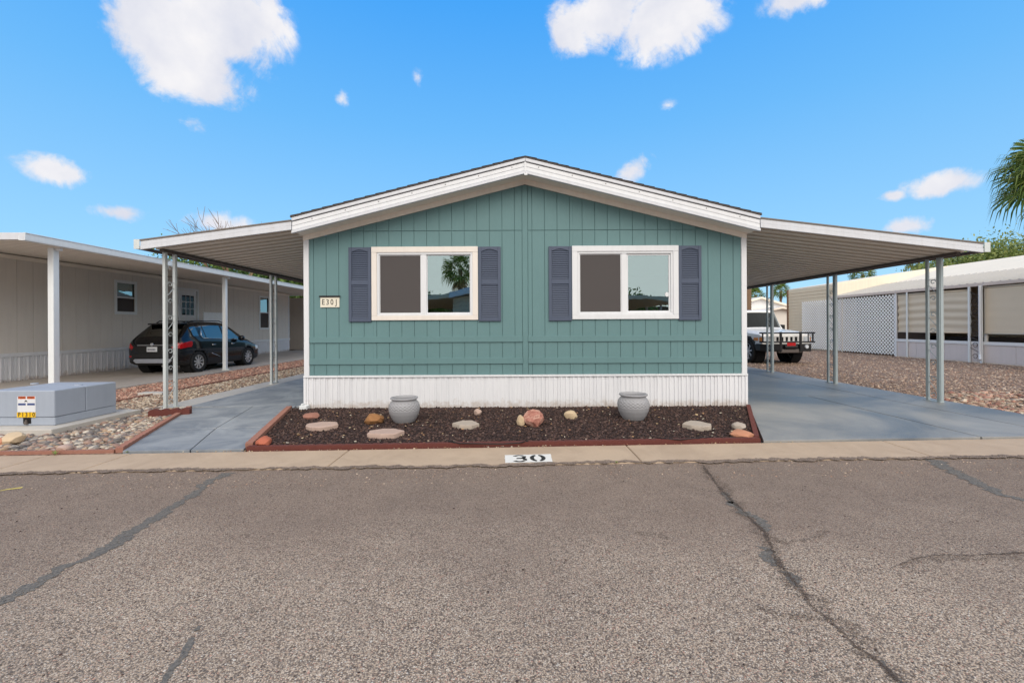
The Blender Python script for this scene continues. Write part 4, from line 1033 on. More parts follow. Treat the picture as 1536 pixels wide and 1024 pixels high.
or_ = paint('orange_label', s(226, 106, 52), .5, .03, 5, 0, streak=False); bl_ = paint('blue_label', s(58, 76, 128), .5, .03, 5, 0, streak=False); yl_ = paint('yellow_label', s(232, 186, 30), .5, .04, 5, 0, streak=False)
lab = MB(); lab.box(lx-lw_, lx+lw_, Yl-.0015, Yl, zz(617.5), zz(594)); L1 = lab.build('warning_label', M['white'], tr)
for (pa, pb, mt) in ((594, 597.8, or_), (604.3, 607.3, bl_)):
    for sg in (0, 1):
        m_ = MB(); m_.box(lx-lw_+.012+sg*lw_, lx-.006+sg*lw_-.004, Yl-.0025, Yl-.0016, zz(pb), zz(pa)); m_.build('label_band', mt, L1)
text_mb('WARNING', .036, (lx-lw_/2+.002, Yl-.0036, zz(595.9)), (.62, 0, 0), (0, 0, 1), .0006).build('label_text', M['ink'], L1)
text_mb('WARNING', .036, (lx+lw_/2-.002, Yl-.0036, zz(595.9)), (.62, 0, 0), (0, 0, 1), .0006).build('label_text', M['ink'], L1)
m_ = MB(); m_.prism([(lx-.03, Yl-.0018, zz(602.6)), (lx-.012, Yl-.0018, zz(599.5)), (lx+.006, Yl-.0018, zz(600.2)), (lx+.016, Yl-.0018, zz(602.6)), (lx-.004, Yl-.0018, zz(601.5))], (0, -.0008, 0)); m_.build('pictogram', M['ink'], L1)
lab = MB(); lab.box(lx-lw_-.008, lx+lw_, Yl-.0016, Yl, zz(625.4), zz(617.8)); L2 = lab.build('number_tag', yl_, tr)
for i, chh in enumerate('P1310'): text_mb(chh, .088, (lx-.102+.051*i, Yl-.003, zz(621.6)), (.80, 0, 0), (0, 0, 1), .0006, .001).build('letter', M['ink'], L2)
for (px, py) in ((52, 575), (118, 577)):
    c = G(px, py, th_); m_ = MB(); m_.lathe([(0, .008), (.045, .008), (.05, 0), (.05, -.01)], 16, (c.x, c.y, th_)); m_.build('lifting_cap', M['metalbox'], tr)
mb = MB(); mb.box(tx0-.22, tx1+.19, ty0-.22, ty1+.25, -.02, tb-.001); o = mb.build('concrete_pad', M['pale'], bevel=.012); recenter(o); tag(o, 'pale concrete pad under the blue-grey transformer cabinet', 'concrete pad')

# ------------------------------------------------------------------ left neighbour
NX = -13.7
nb = thing('neighbour_home', 'long taupe manufactured home with white ribbed skirting and covered carport on the left', 'house', (NX, 9, 0))
NZ = 3.50; NY0, NY1 = 8.2, 26.2
zc = lambda x: NZ+.02-(x-NX)*(.30/4.1)
def wx(px, py): return WX(px, py, NX)
holes = []
def nwin(pa, pb, pt, pbm, hinge=0):
    a_, b_ = wx(pa, 450).y, wx(pb, 450).y; m_ = (pa+pb)/2
    return (a_, b_, wx(m_, pbm).z, wx(m_, pt).z)
W1 = nwin(170.5, 204.5, 421, 471.5); W2 = nwin(388, 403.5, 444, 494); D1 = nwin(266, 297, 432.5, 545); D1 = (D1[0], D1[1], .45, D1[3])
bw = MB()
def yz_boards(mb, y0, y1, z0, z1, holes, X, th=.012, pitch=.40, gap=.004):
    ys = list(np.arange(y0, y1, pitch))+[y1]; cuts = sorted(set(ys+[h for r in holes for h in r[:2]]))
    for a_, b_ in zip(cuts[:-1], cuts[1:]):
        if b_-a_ < .01: continue
        ga = gap if a_ in ys else 0; gb = gap if b_ in ys else 0
        sp = [(z0, z1)]
        for h in holes:
            if h[0]-1e-4 <= a_ and b_ <= h[1]+1e-4: sp = [(z0, h[2]), (h[3], z1)]
        for l_, h_ in sp:
            if h_-l_ > .01: mb.box(X, X+th, a_+ga, b_-gb, l_, h_)
yz_boards(bw, NY0, NY1, .80, NZ-.12, [W1, W2, D1], NX)
bw.build('siding', M['taupe'], nb, bevel=.002)
bk = MB(); ys_ = sorted([(NY0, 0)]+[(NY1, 0)])
edges = [NY0, W1[0], W1[1], D1[0], D1[1], W2[0], W2[1], NY1]; hl = [None, W1, None, D1, None, W2, None]
for i, (a_, b_) in enumerate(zip(edges[:-1], edges[1:])):
    if hl[i] is None: bk.box(NX-.1, NX-.002, a_, b_, 0, NZ)
    else: bk.box(NX-.1, NX-.002, a_, b_, 0, hl[i][2]); bk.box(NX-.1, NX-.002, a_, b_, hl[i][3], NZ)
bk.box(-20, NX-.1, NY0, NY0+.1, 0, NZ); bk.box(-20, NX-.1, NY1-.1, NY1, 0, NZ); bk.box(-20, -19.9, NY0+.1, NY1-.1, 0, NZ)
bk.build('wall', M['taupe_gap'], nb)
mb = MB(); mb.box(NX+.0, NX+.035, NY0, NY1, NZ-.12, NZ-.01); mb.build('top_trim', M['nceil'], nb)
mb = MB(); mb.box(NX, NX+.03, NY1-.1, NY1+.01, .8, NZ-.12); mb.build('corner_trim', M['postw'], nb)
sk = MB(); ribbed(sk, NY0, NY1, NX+.03, .0, .70, 'yl')
for i in range(len(sk.v)): pass
so = sk.build('skirting', M['skirt'], nb)
mb = MB(); mb.box(NX+.0, NX+.06, NY0, NY1+.02, .70, .80); mb.build('skirting_cap', M['white'], nb, bevel=.005)
def side_window(par, X, r, sg=1, grille=False, name='window'):
    y0, y1, z0, z1 = r
    m_ = MB(); w = .10
    xa, xb = X+sg*.013, X+sg*.035
    m_.box(xa, xb, y0-.0, y1, z1-w, z1); m_.box(xa, xb, y0, y1, z0, z0+w); m_.box(xa, xb, y0, y0+w, z0+w+.001, z1-w-.001); m_.box(xa, xb, y1-w, y1, z0+w+.001, z1-w-.001)
    wn = m_.build(name, M['postw'], par, bevel=.004)
    m_ = MB(); zm = (z0+z1)/2; m_.box(X-sg*.03, X+sg*.02, y0+w+.001, y1-w-.001, zm-.025, zm+.025); m_.build('sash', M['white'], wn)
    m_ = MB(); m_.box(X-sg*.02, X-sg*.016, y0+w, y1-w, zm+.026, z1-w); m_.build('pane', M['glass'], wn)
    m_ = MB(); m_.box(X-sg*.012, X-sg*.008, y0+w, y1-w, z0+w, zm-.026); m_.build('insect_screen', M['screen'], wn)
    m_ = MB(); m_.box(X-sg*.6, X-sg*.58, y0-.3, y1+.3, z0-.3, z1+.3); m_.build('curtain', M['room'], wn)
    return wn
side_window(nb, NX, W1); side_window(nb, NX, W2)
y0, y1, z0, z1 = D1
m_ = MB(); w = .09; xa, xb = NX+.013, NX+.04
m_.box(xa, xb, y0, y1, z1-w, z1); m_.box(xa, xb, y0, y0+w, z0, z1-w-.001); m_.box(xa, xb, y1-w, y1, z0, z1-w-.001)
dr = m_.build('door', M['postw'], nb, bevel=.004)
m_ = MB(); yl, yh = y0+w+.005, y1-w-.005-.1; m_.box(NX-.03, NX+.01, yl, yh+.1, z0, z1-w-.005); m_.build('door_leaf', M['postw'], dr)
m_ = MB(); gy0, gy1, gz0, gz1 = yl+.10, yh-.06, z1-w-1.05, z1-w-.2; m_.box(NX+.011, NX+.015, gy0, gy1, gz0, gz1); m_.build('pane', M['carglass'], dr)
m_ = MB()
for i in range(4): yy = gy0+(gy1-gy0)*i/3; m_.box(NX+.016, NX+.026, yy-.014, yy+.014, gz0, gz1)
for i in range(4): zz_ = gz0+(gz1-gz0)*i/3; m_.box(NX+.0265, NX+.03, gy0, gy1, zz_-.014, zz_+.014)
m_.build('muntins', M['white'], dr)
# porch rail panel behind the car
p0_, p1_ = wx(306, 470).y, wx(339, 470).y
m_ = MB(); m_.box(NX+.9, NX+.94, p0_*.93, p1_*.93, .5, 2.12); frame = m_.build('porch_panel', M['postw'], nb)
# annex at the far end
m_ = MB(); m_.box(-15.5, -12.9, 28.2, 31, 0, 3.4); m_.build('annex_wall', M['taupe'], nb)
# roof: ceiling, deck, fascia and gutter
RX = -9.55; RY0, RY1 = 8.28, 28.5
m_ = MB(); m_.prism([(NX-.2, RY0+.06, zc(NX-.2)), (RX, RY0+.06, zc(RX)), (RX, RY0+.06, zc(RX)+.05), (NX-.2, RY0+.06, zc(NX-.2)+.05)], (0, RY1-RY0-.12, 0)); m_.build('carport_ceiling', M['nceil'], nb)
m_ = MB(); y = RY0+.3
while y < RY1: m_.prism([(NX+.04, y, zc(NX)-.004), (RX-.01, y, zc(RX)-.004), (RX-.01, y+.012, zc(RX)-.004), (NX+.04, y+.012, zc(NX)-.004)], (0, 0, .003)); y += .3
m_.build('ceiling_seams', M['taupe_gap'], nb)
m_ = MB(); m_.prism([(RX, RY0, zc(RX)+.052), (-17, RY0, zc(RX)+.65), (-20.2, RY0, zc(RX)+.35), (-20.2, RY0, zc(RX)+.30), (NX, RY0, zc(NX)+.055)], (0, RY1-RY0, 0)); m_.build('roof', M['roofw'], nb)
zt = zc(RX)
m_ = MB(); m_.box(RX+.001, RX+.13, RY0-.02, RY1, zt-.035, zt-.02); m_.box(RX+.118, RX+.13, RY0-.02, RY1, zt-.0195, zt+.10); m_.box(RX+.001, RX+.013, RY0-.02, RY1, zt-.0195, zt+.049)
m_.box(RX+.10, RX+.142, RY0-.02, RY1, zt+.1005, zt+.115); m_.build('gutter', M['postw'], nb, bevel=.004)
m_ = MB(); m_.prism([(RX+.125, RY0-.015, zt-.02), (RX+.125, RY0-.015, zt+.115), (-17, RY0-.015, zt+.155), (-17, RY0-.015, zt+.02)], (0, .06, 0)); m_.build('fascia', M['fascia'], nb, bevel=.004)
for (py_) in (9.05, 14.45, 20.2, 25.9):
    m_ = MB(); w = .056 if py_ > 10 else .062; m_.box(-9.72-w, -9.72+w, py_-w, py_+w, .02, zt-.04); p_ = m_.build('post', M['postw'], nb, bevel=.01)
    m_ = MB(); m_.box(-9.72-.075, -9.72+.075, py_-.075, py_+.075, .015, .05); m_.box(-9.72-.02, -9.72+.16, py_-.06, py_+.02, .031, .075) if py_ < 16 else None; m_.build('post_foot', M['post'], p_)
    m_ = MB(); m_.box(-9.72-.07, -9.55, py_-.03, py_+.03, zt-.10, zt-.042); m_.build('bracket', M['postw'], p_)
m_ = MB(); m_.box(NX+.035, NX+.09, 24.6, 24.72, 1.55, 1.72); m_.lathe([(0, 0), (.035, .0), (.045, .07), (.0, .08)], 12, (NX+.09, 24.66, 1.66)); m_.build('wall_lamp', M['gutter'], nb)
# board fence and shrub glimpsed past the home
m_ = MB()
for i in range(16): m_.box(-13.2+i*.15, -13.2+i*.15+.14, 33.0, 33.03, 0, 1.9+random.uniform(-.02, .02))
tag(recenter(m_.build('board_fence', M['wood'])), 'brown board fence glimpsed past the end of the taupe home', 'fence')

# ------------------------------------------------------------------ vehicles: lofted bodies
def cinterp(T, K, V, lin=False):
    K = np.array(K, float); V = np.array(V, float)
    if lin: return np.stack([np.interp(T, K, V[:, j]) for j in range(V.shape[1])], 1)
    n = len(K); d = np.zeros_like(V); h = np.diff(K)[:, None]; dl_ = np.diff(V, axis=0)/h
    for i in range(1, n-1):
        a_, b_ = dl_[i-1], dl_[i]; d[i] = np.where(a_*b_ > 0, 2*a_*b_/(a_+b_+1e-12), 0)
    d[0], d[-1] = dl_[0], dl_[-1]; out_ = np.zeros((len(T), V.shape[1]))
    for k, t in enumerate(T):
        i = min(max(np.searchsorted(K, t)-1, 0), n-2); hh = K[i+1]-K[i]; u = (t-K[i])/hh
        out_[k] = (2*u**3-3*u**2+1)*V[i]+(u**3-2*u**2+u)*hh*d[i]+(-2*u**3+3*u**2)*V[i+1]+(u**3-u**2)*hh*d[i+1]
    return out_
def loft(parent, ST, Ln, NT, cls, parts, ringf, lin=False, sub=4, extraT=()):
    K = [r[0] for r in ST]; T = np.array(sorted(set(list(np.linspace(0, Ln, NT))+list(K)+list(extraT)))); V = cinterp(T, K, [r[1:] for r in ST], lin)
    rows = []
    for t, p in zip(T, V):
        c = np.array(ringf(*p)); k = len(c); ss = np.linspace(0, k-1, (k-1)*sub+1); q_ = cinterp(ss, range(k), c, False); rows.append(q_)
    A_ = np.array(rows); nt_, ns, _ = A_.shape; F_ = {k: [] for k in parts}
    def idx(i, j, sd): return (i*ns+j)+(0 if sd > 0 else nt_*ns)
    verts = [(A_[i, j, 0], T[i]-Ln/2, A_[i, j, 1]) for i in range(nt_) for j in range(ns)]+[(-A_[i, j, 0], T[i]-Ln/2, A_[i, j, 1]) for i in range(nt_) for j in range(ns)]
    for i in range(nt_-1):
        for j in range(ns-1):
            t = (T[i]+T[i+1])/2; s_ = (j+.5)/sub; x = A_[i:i+2, j:j+2, 0].mean(); z = A_[i:i+2, j:j+2, 1].mean()
            c = cls(t, s_, x, z)
            if c is None: continue
            F_[c].append((idx(i, j, 1), idx(i+1, j, 1), idx(i+1, j+1, 1), idx(i, j+1, 1))[::-1]); F_[c].append((idx(i, j, -1), idx(i+1, j, -1), idx(i+1, j+1, -1), idx(i, j+1, -1)))
    for i in (0, nt_-1):
        f_ = [idx(i, j, 1) for j in range(ns)]+[idx(i, j, -1) for j in range(ns-1, -1, -1)]; F_['body'].append(tuple(f_ if i else f_[::-1]))
    res = {}
    for k, (nm, mt, split) in parts.items():
        groups_ = [F_[k]]
        if split: groups_ = [[f for f in F_[k] if np.mean([verts[v][0] for v in f]) > 0], [f for f in F_[k] if np.mean([verts[v][0] for v in f]) <= 0]]
        for fs in groups_:
            if not fs: continue
            used = sorted(set(v for f in fs for v in f)); mp = {v: i for i, v in enumerate(used)}
            mb = MB(); mb.add([verts[v] for v in used], [tuple(mp[v] for v in f) for f in fs]); o = mb.build(nm, mt, parent, smooth=True, world=False, angle=50 if lin else 60); res[k] = o
    return res
def wheel(parent, x, y, z, r, w, spokes, sg, rimmat, name='wheel'):
    e_ = bpy.data.objects.new(name, None)
    t_ = MB(); t_.lathe([(r*.68, -w/2), (r*.93, -w/2), (r*.985, -w*.42), (r, -w*.3), (r, w*.3), (r*.985, w*.42), (r*.93, w/2), (r*.68, w/2), (r*.66, w*.4), (r*.66, -w*.4), (r*.68, -w/2)], 40, (x, y, z), 'x')
    ty = t_.build('wheel', M['rubber'], parent, smooth=True, world=False, angle=40)
    m_ = MB(); xo = x+sg*w*.36
    m_.lathe([(r*.66, sg*0-.02), (r*.67, .012), (r*.61, .012), (r*.60, -.03), (r*.66, -.03)], 40, (xo, y, z), 'x')
    m_.lathe([(0, .0), (r*.14, .0), (r*.16, -.02)] if sg > 0 else [(0, .0), (r*.14, .0), (r*.16, .02)], 20, (xo+sg*.005, y, z), 'x')
    for i in range(spokes):
        q_ = 2*math.pi*i/spokes+.2; c, s_ = math.cos(q_), math.sin(q_)
        for da in (0,):
            c2, s2 = math.cos(q_+da*1.6), math.sin(q_+da*1.6); wv = r*.05
            p_ = [(xo, y+c*r*.1-s_*wv, z+s_*r*.1+c*wv), (xo, y+c*r*.1+s_*wv, z+s_*r*.1-c*wv), (xo, y+c2*r*.62+s2*wv*1.6, z+s2*r*.62-c2*wv*1.6), (xo, y+c2*r*.62-s2*wv*1.6, z+s2*r*.62+c2*wv*1.6)]
            m_.prism(p_, (-sg*.02, 0, 0))
    m_.build('rim', rimmat, ty, world=False)
    d_ = MB(); d_.lathe([(0, 0), (r*.62, 0)], 30, (x+sg*w*.12, y, z), 'x'); d_.build('brake_disc', M['dark'], ty, world=False)
    return ty
# --- black crossover
car = thing('parked_car', 'shiny black compact crossover seen from its rear right corner in the left carport', 'car', (-11.02, 15.22, .03), R(-1.0)); car.scale = (.985, .985, .985)
CLN = 4.28; RW, FW, WR_ = .80, 3.36, .345
ST = [(0, .40, .86, .92, .66, .60, .50), (.04, .36, .96, 1.02, .78, .72, .62), (.13, .32, 1.04, 1.12, .855, .79, .70), (.28, .28, 1.09, 1.27, .885, .82, .68), (.46, .25, 1.12, 1.46, .89, .835, .64),
      (.62, .24, 1.12, 1.60, .89, .84, .60), (.9, .22, 1.11, 1.65, .89, .845, .60), (1.5, .2, 1.08, 1.675, .89, .85, .60), (2.1, .2, 1.05, 1.665, .89, .85, .595), (2.5, .2, 1.03, 1.60, .89, .845, .58),
      (2.85, .2, 1.015, 1.45, .885, .83, .58), (3.15, .2, 1.0, 1.24, .88, .81, .62), (3.38, .2, .985, 1.08, .87, .79, .64), (3.7, .2, .90, .99, .86, .75, .60), (4.0, .22, .80, .88, .83, .68, .5), (4.18, .26, .66, .73, .74, .58, .42), (4.28, .34, .52, .58, .52, .42, .3)]
def ringc(zb, zl, zt_, w, wb, wt):
    L_ = lambda a_, b_, u: a_+(b_-a_)*u
    return [(0, zb), (w*.8, zb), (w*.955, zb+.05), (w*.985, L_(zb, zl, .28)), (w*1.0, L_(zb, zl, .62)), (w*.985, L_(zb, zl, .86)), (wb, zl), (L_(wb, wt, .30), L_(zl, zt_, .33)), (L_(wb, wt, .72), L_(zl, zt_, .74)), (wt, zt_-.055), (wt*.86, zt_-.018), (wt*.5, zt_), (0, zt_+.01)]
def ccls(t, s_, x, z):
    for tw in (RW, FW):
        if (t-tw)**2+(z-.35)**2 < .385**2 and x > .55 and s_ < 6: return None
        if (t-tw)**2+(z-.35)**2 < .44**2 and x > .6 and s_ < 6: return 'clad'
    if s_ < 6.0:
        if z < .43: return 'clad'
        if t < .52 and .80+t*.16 < z < min(1.03, .98+t*.12) and x > .55: return 'tail'
        if t > 3.86 and z > .62 and z < .80 and x > .5: return 'lamp'
        return 'body'
    if 6.12 < s_ < 8.7 and 1.0 < t < 3.12:
        top = 9
        a_ = 3.16-(s_-6)*.21; r0 = .98+(s_-6)*.02
        if t < a_ and t > r0+(.25 if s_ < 6.5 else 0)*0:
            if 2.0 < t < 2.10 or 1.12 < t < 1.17: return 'pillar'
            return 'side'
    if 6.5 < s_ < 8.4 and .50+(s_-6.5)*.08 < t < .86: return 'quarter'
    if s_ > 9.15:
        if 2.60 < t < 3.30: return 'screen'
        if .20 < t < .60: return 'rear'
    return 'body'
loft(car, ST, CLN, 110, ccls, {'body': ('body', M['carblack'], False), 'clad': ('cladding', M['black'], False), 'tail': ('tail_light', M['redlamp'], True), 'lamp': ('headlight', M['clear'], True),
     'side': ('side_window', M['carglass'], True), 'quarter': ('quarter_window', M['carglass'], True), 'screen': ('windscreen', M['carglass'], False), 'rear': ('rear_window', M['carglass'], False), 'pillar': ('door_pillar', M['black'], True)}, ringc)
hL = CLN/2
for sg in (1, -1):
    for tw in (RW, FW):
        wheel(car, sg*.775, tw-hL, WR_, WR_, .22, 9, sg, M['rim'])
        m_ = MB(); m_.lathe([(.40, -.32), (.40, 0)], 30, (sg*.84 if sg > 0 else -.52, tw-hL, .36), 'x'); m_.build('wheel_well', M['dark'], car, world=False)
    m_ = MB(); m_.tube([(sg*.865, 1.0-hL, 1.115), (sg*.872, 1.6-hL, 1.085), (sg*.87, 2.3-hL, 1.05), (sg*.835, 3.1-hL, 1.02)], .009, 6)
    m_.tube([(sg*.865, 1.0-hL, 1.115), (sg*.845, .93-hL, 1.20), (sg*.785, .99-hL, 1.36), (sg*.72, 1.1-hL, 1.49)], .010, 6); m_.build('window_trim', M['chrome'], car, smooth=True, world=False)
    m_ = MB(); m_.lathe([(0, -.10), (.07, -.09), (.10, -.03), (.10, .04), (.06, .09), (0, .10)], 16, (sg*.99, 2.78-hL, 1.07), 'x'); m_.build('wing_mirror', M['carblack'], car, smooth=True, world=False)
    for th_y in (1.45, 2.42): m_ = MB(); m_.tube([(sg*.905, th_y-hL-.10, .88), (sg*.925, th_y-hL, .885), (sg*.905, th_y-hL+.10, .88)], .014, 6); m_.build('door_handle', M['chrome'], car, smooth=True, world=False)
    m_ = MB(); m_.tube([(sg*.53, .72-hL, 1.60), (sg*.53, .9-hL, 1.69), (sg*.53, 2.2-hL, 1.70), (sg*.52, 2.5-hL, 1.62)], .018, 6); m_.build('roof_rail', M['carblack'], car, smooth=True, world=False)
    m_ = MB(); m_.box(sg*.48, sg*.72, -hL-.03+.02, -hL+.12, .555, .595); m_.build('reflector', M['redlamp'], car, world=False)
    m_ = MB(); m_.tube([(sg*.897, 1.35-hL, .60), (sg*.902, 1.75-hL, .45)], .012, 5); m_.build('side_crease', M['chrome'], car, smooth=True, world=False)
m_ = MB(); m_.prism([(-.52, -hL-.015, .36), (.52, -hL-.015, .36), (.62, -hL-.015, .44), (.56, -hL-.015, .50), (-.56, -hL-.015, .50), (-.62, -hL-.015, .44)], (0, .1, 0)); m_.build('skid_plate', M['silver'], car, bevel=.02, world=False)
m_ = MB(); m_.box(-.66, .66, -hL-.02, -hL+.05, .50, .66); m_.build('rear_bumper', M['black'], car, bevel=.03, world=False)
m_ = MB(); m_.box(-.46, .46, -hL-.022, -hL+.02, .915, .932); m_.build('tailgate_trim', M['chrome'], car, world=False)
m_ = MB(); m_.lathe([(0, -.028), (.045, -.028), (.05, -.01)], 20, (0, 0, 0), 'x'); 
m_.v = [(y, x-hL, z+.945) for x, y, z in m_.v]; m_.build('badge', M['chrome'], car, world=False)
m_ = MB(); m_.box(-.16, .16, -hL-.026, -hL+.0, .72, .87); pl = m_.build('licence_plate', M['white'], car, bevel=.006, world=False)
m_ = MB()
for i, wv in enumerate((.03, .022, .03, .026, .028, .02)): m_.box(-.125+i*.044, -.125+i*.044+wv, -hL-.029, -hL-.0265, .765, .815)
m_.build('plate_marks', M['navy'], pl, world=False)
m_ = MB(); m_.prism([(-.57, .70-hL, 1.585), (.57, .70-hL, 1.585), (.52, .42-hL, 1.56), (-.52, .42-hL, 1.56)], (0, 0, .045)); m_.build('spoiler', M['carblack'], car, bevel=.012, world=False)
m_ = MB(); m_.tube([(.35, .1-hL, .30), (.35, -.03-hL, .28)], .035, 10); m_.build('exhaust', M['chrome'], car, world=False)
m_ = MB(); m_.box(-.70, .70, .6-hL, 3.5-hL, .24, .6); m_.box(-.6, .6, 1.0-hL, 1.25-hL, .6, 1.1); m_.box(-.55, -.1, 1.9-hL, 2.1-hL, .6, 1.2); m_.box(.1, .55, 1.9-hL, 2.1-hL, .6, 1.2); m_.build('interior', M['dark'], car, bevel=.03, world=False)

# --- white off-roader facing the street
suv = thing('off_roader', 'boxy white off-roader with black tubular brush guard parked beyond the right carport', 'off-road car', (10.03, 18.15, .0), R(180+3))
suv.scale = (1.04, 1.04, 1.10)
SL_ = 4.6; ST2 = [(0, .5, 1.16, 1.78, .88, .86, .74), (.12, .46, 1.18, 1.86, .93, .90, .76), (2.70, .46, 1.17, 1.88, .93, .90, .76), (2.78, .46, 1.17, 1.84, .93, .90, .76), (3.14, .46, 1.15, 1.24, .93, .89, .80), (3.2, .46, 1.14, 1.20, .93, .88, .80), (4.38, .46, 1.04, 1.09, .92, .85, .76), (4.5, .50, .98, 1.03, .90, .83, .74), (4.53, .55, .94, .98, .88, .8, .7)]
def ring2(zb, zl, zt_, w, wb, wt):
    L_ = lambda a_, b_, u: a_+(b_-a_)*u
    return [(0, zb), (w*.86, zb), (w*.98, zb+.04), (w*1.0, L_(zb, zl, .35)), (w*1.0, L_(zb, zl, .7)), (w*.995, L_(zb, zl, .93)), (wb, zl), (L_(wb, wt, .34), L_(zl, zt_, .33)), (L_(wb, wt, .72), L_(zl, zt_, .72)), (wt, zt_-.045), (wt*.93, zt_-.01), (wt*.5, zt_+.005), (0, zt_+.01)]
def scls(t, s_, x, z):
    for tw in (.85, 3.72):
        d_ = (t-tw)**2+(z-.40)**2
        if d_ < .46**2 and x > .5 and s_ < 6: return None
        if d_ < .56**2 and x > .6 and s_ < 6: return 'clad'
    if s_ < 6: return 'clad' if z < .62 else 'body'
    if 6.1 < s_ < 8.9 and .25 < t < 2.95-(s_-6)*.07: return 'pillar' if (1.15 < t < 1.25 or 2.0 < t < 2.1) else 'side'
    if s_ > 9.2 and 2.80 < t < 3.13: return 'screen'
    if 6.3 < s_ <= 9.2 and 2.84 < t < 3.13: return 'body'
    return 'body'
loft(suv, ST2, 4.53, 80, scls, {'body': ('body', M['carwhite'], False), 'clad': ('fender_flare', M['black'], False), 'side': ('side_window', M['carglass'], True), 'screen': ('windscreen', M['carglass'], False), 'pillar': ('door_pillar', M['carwhite'], True)}, ring2, lin=True)
hS = 4.53/2; yf = 4.53-hS
for sg in (1, -1):
    for tw in (.85, 3.72):
        wheel(suv, sg*.80, tw-hS, .41, .41, .27, 7, sg, M['rim'])
        m_ = MB(); m_.lathe([(.47, -.34), (.47, 0)], 30, (sg*.86 if sg > 0 else -.52, tw-hS, .42), 'x'); m_.build('wheel_well', M['dark'], suv, world=False)
    m_ = MB(); m_.box(sg*.64, sg*.845, yf-.06, yf+.028, .76, .93); hd = m_.build('headlight', M['clear'], suv, bevel=.01, world=False)
    m_ = MB(); m_.box(sg*.85, sg*.915, yf-.16, yf+.0, .765, .915); m_.box(sg*.925, sg*.94, yf-.42, yf-.18, .80, .90); m_.build('turn_signal', M['orange'], suv, bevel=.008, world=False)
    m_ = MB(); m_.lathe([(0, .0), (.06, .0), (.065, -.04)], 18, (0, 0, 0), 'x'); m_.v = [(y+sg*.62, yf+.20+x, z+.60) for x, y, z in m_.v]; m_.build('fog_lamp', M['clear'], suv, world=False)
    m_ = MB(); m_.box(sg*.98, sg*1.10, 2.75-hS, 2.95-hS, 1.14, 1.34); m_.build('wing_mirror', M['black'], suv, bevel=.03, world=False)
m_ = MB(); m_.box(-.62, .62, yf-.03, yf+.024, .76, .95); m_.build('grille', M['carwhite'], suv, bevel=.012, world=False)
m_ = MB()
for i in range(7): x = -.51+i*.17; m_.prism([(x-.042, yf+.026, .785), (x+.042, yf+.026, .785), (x+.042, yf+.026, .925), (x-.042, yf+.026, .925)], (0, .004, 0))
m_.build('grille_slots', M['dark'], suv, world=False)
m_ = MB(); m_.prism([(-.94, yf-.04, .46), (-.80, yf+.16, .44), (.80, yf+.16, .44), (.94, yf-.04, .46), (.94, yf-.3, .46), (-.94, yf-.3, .46)], (0, 0, .24)); m_.build('front_bumper', M['black'], suv, bevel=.02, world=False)
m_ = MB(); m_.box(-.42, .42, yf+.10, yf+.2, .40, .52); m_.build('bumper_plate', M['gutter'], suv, bevel=.02, world=False)
m_ = MB()
gy = yf+.22
for z_ in (.76, 1.06): m_.tube([(-.96, gy-.25, z_), (-.88, gy, z_), (.88, gy, z_), (.96, gy-.25, z_)], .026, 8)
for x_ in (-.92, .92): m_.tube([(x_, gy-.14, .76), (x_, gy-.14, 1.06)], .026, 8)
for x_ in (-.36, .36): m_.box(x_-.03, x_+.03, gy-.03, gy+.03, .44, 1.10)
for x_ in (-.64, .64): m_.tube([(x_, gy, .76), (x_, gy, 1.06)], .018, 8)
m_.build('brush_guard', M['black'], suv, smooth=False, world=False)
m_ = MB(); m_.lathe([(0, -.22), (.07, -.22), (.07, .22), (0, .22)], 16, (0, gy-.02, .60), 'x'); m_.build('winch', M['black'], suv, world=False)
m_ = MB(); m_.box(-.16, .16, gy+.032, gy+.04, .60, .74); m_.build('red_plate', M['redlamp'], suv, bevel=.004, world=False)
m_ = MB(); m_.box(.40, .62, gy+.0, gy+.05, .48, .70); m_.build('tow_hook', M['dark'], suv, bevel=.02, world=False)
m_ = MB(); m_.box(-.8, .8, .2-hS, 3.1-hS, .5, .9); m_.box(-.65, -.1, 1.9-hS, 2.15-hS, .9, 1.45); m_.box(.1, .65, 1.9-hS, 2.15-hS, .9, 1.45); m_.build('interior', M['dark'], suv, bevel=.03, world=False)

# ------------------------------------------------------------------ right neighbour
RXN = 17.5
rn = thing('neighbour_home', 'old mobile home with corrugated awning, drooping tan shades and white lattice on the right', 'house', (RXN, 16, 0))
YA, YB_, YC_ = 7.5, 23.4, 27.3
zE = 2.93
# coated roof and corrugated awning
m_ = MB(); m_.prism([(20.5, YA+.5, 3.66), (24.0, YA+.5, 4.66), (27.5, YA+.5, 3.66), (27.5, YA+.5, 3.56), (24, YA+.5, 4.56), (20.5, YA+.5, 3.56)], (0, YB_-YA-.5, 0))
m_.prism([(17.72, YB_+.005, 3.72), (24, YB_+.005, 4.66), (24, YB_+.005, 4.56), (17.72, YB_+.005, 3.62)], (0, YC_-YB_, 0)); m_.build('roof', M['roofw'], rn)
m_ = MB(); prof = []; y = YA
while y < YB_: prof += [(y, 0), (y+.16, 0), (y+.19, .05), (y+.25, .05)]; y += .28
sl_ = (3.64-zE)/(20.6-RXN)
for (ya, da), (yb, db) in zip(prof[:-1], prof[1:]): m_.add([(RXN, ya, zE+.03+da), (20.6, ya, 3.67+da), (20.6, yb, 3.67+db), (RXN, yb, zE+.03+db)], [(0, 1, 2, 3)])
m_.build('awning', M['alu'], rn)
m_ = MB(); m_.prism([(RXN+.05, YA+.02, zE-.01), (20.6, YA+.02, 3.62), (20.6, YA+.02, 3.63), (RXN+.05, YA+.02, zE+.0)], (0, YB_-YA-.04, 0)); m_.build('awning_underside', M['pan'], rn)
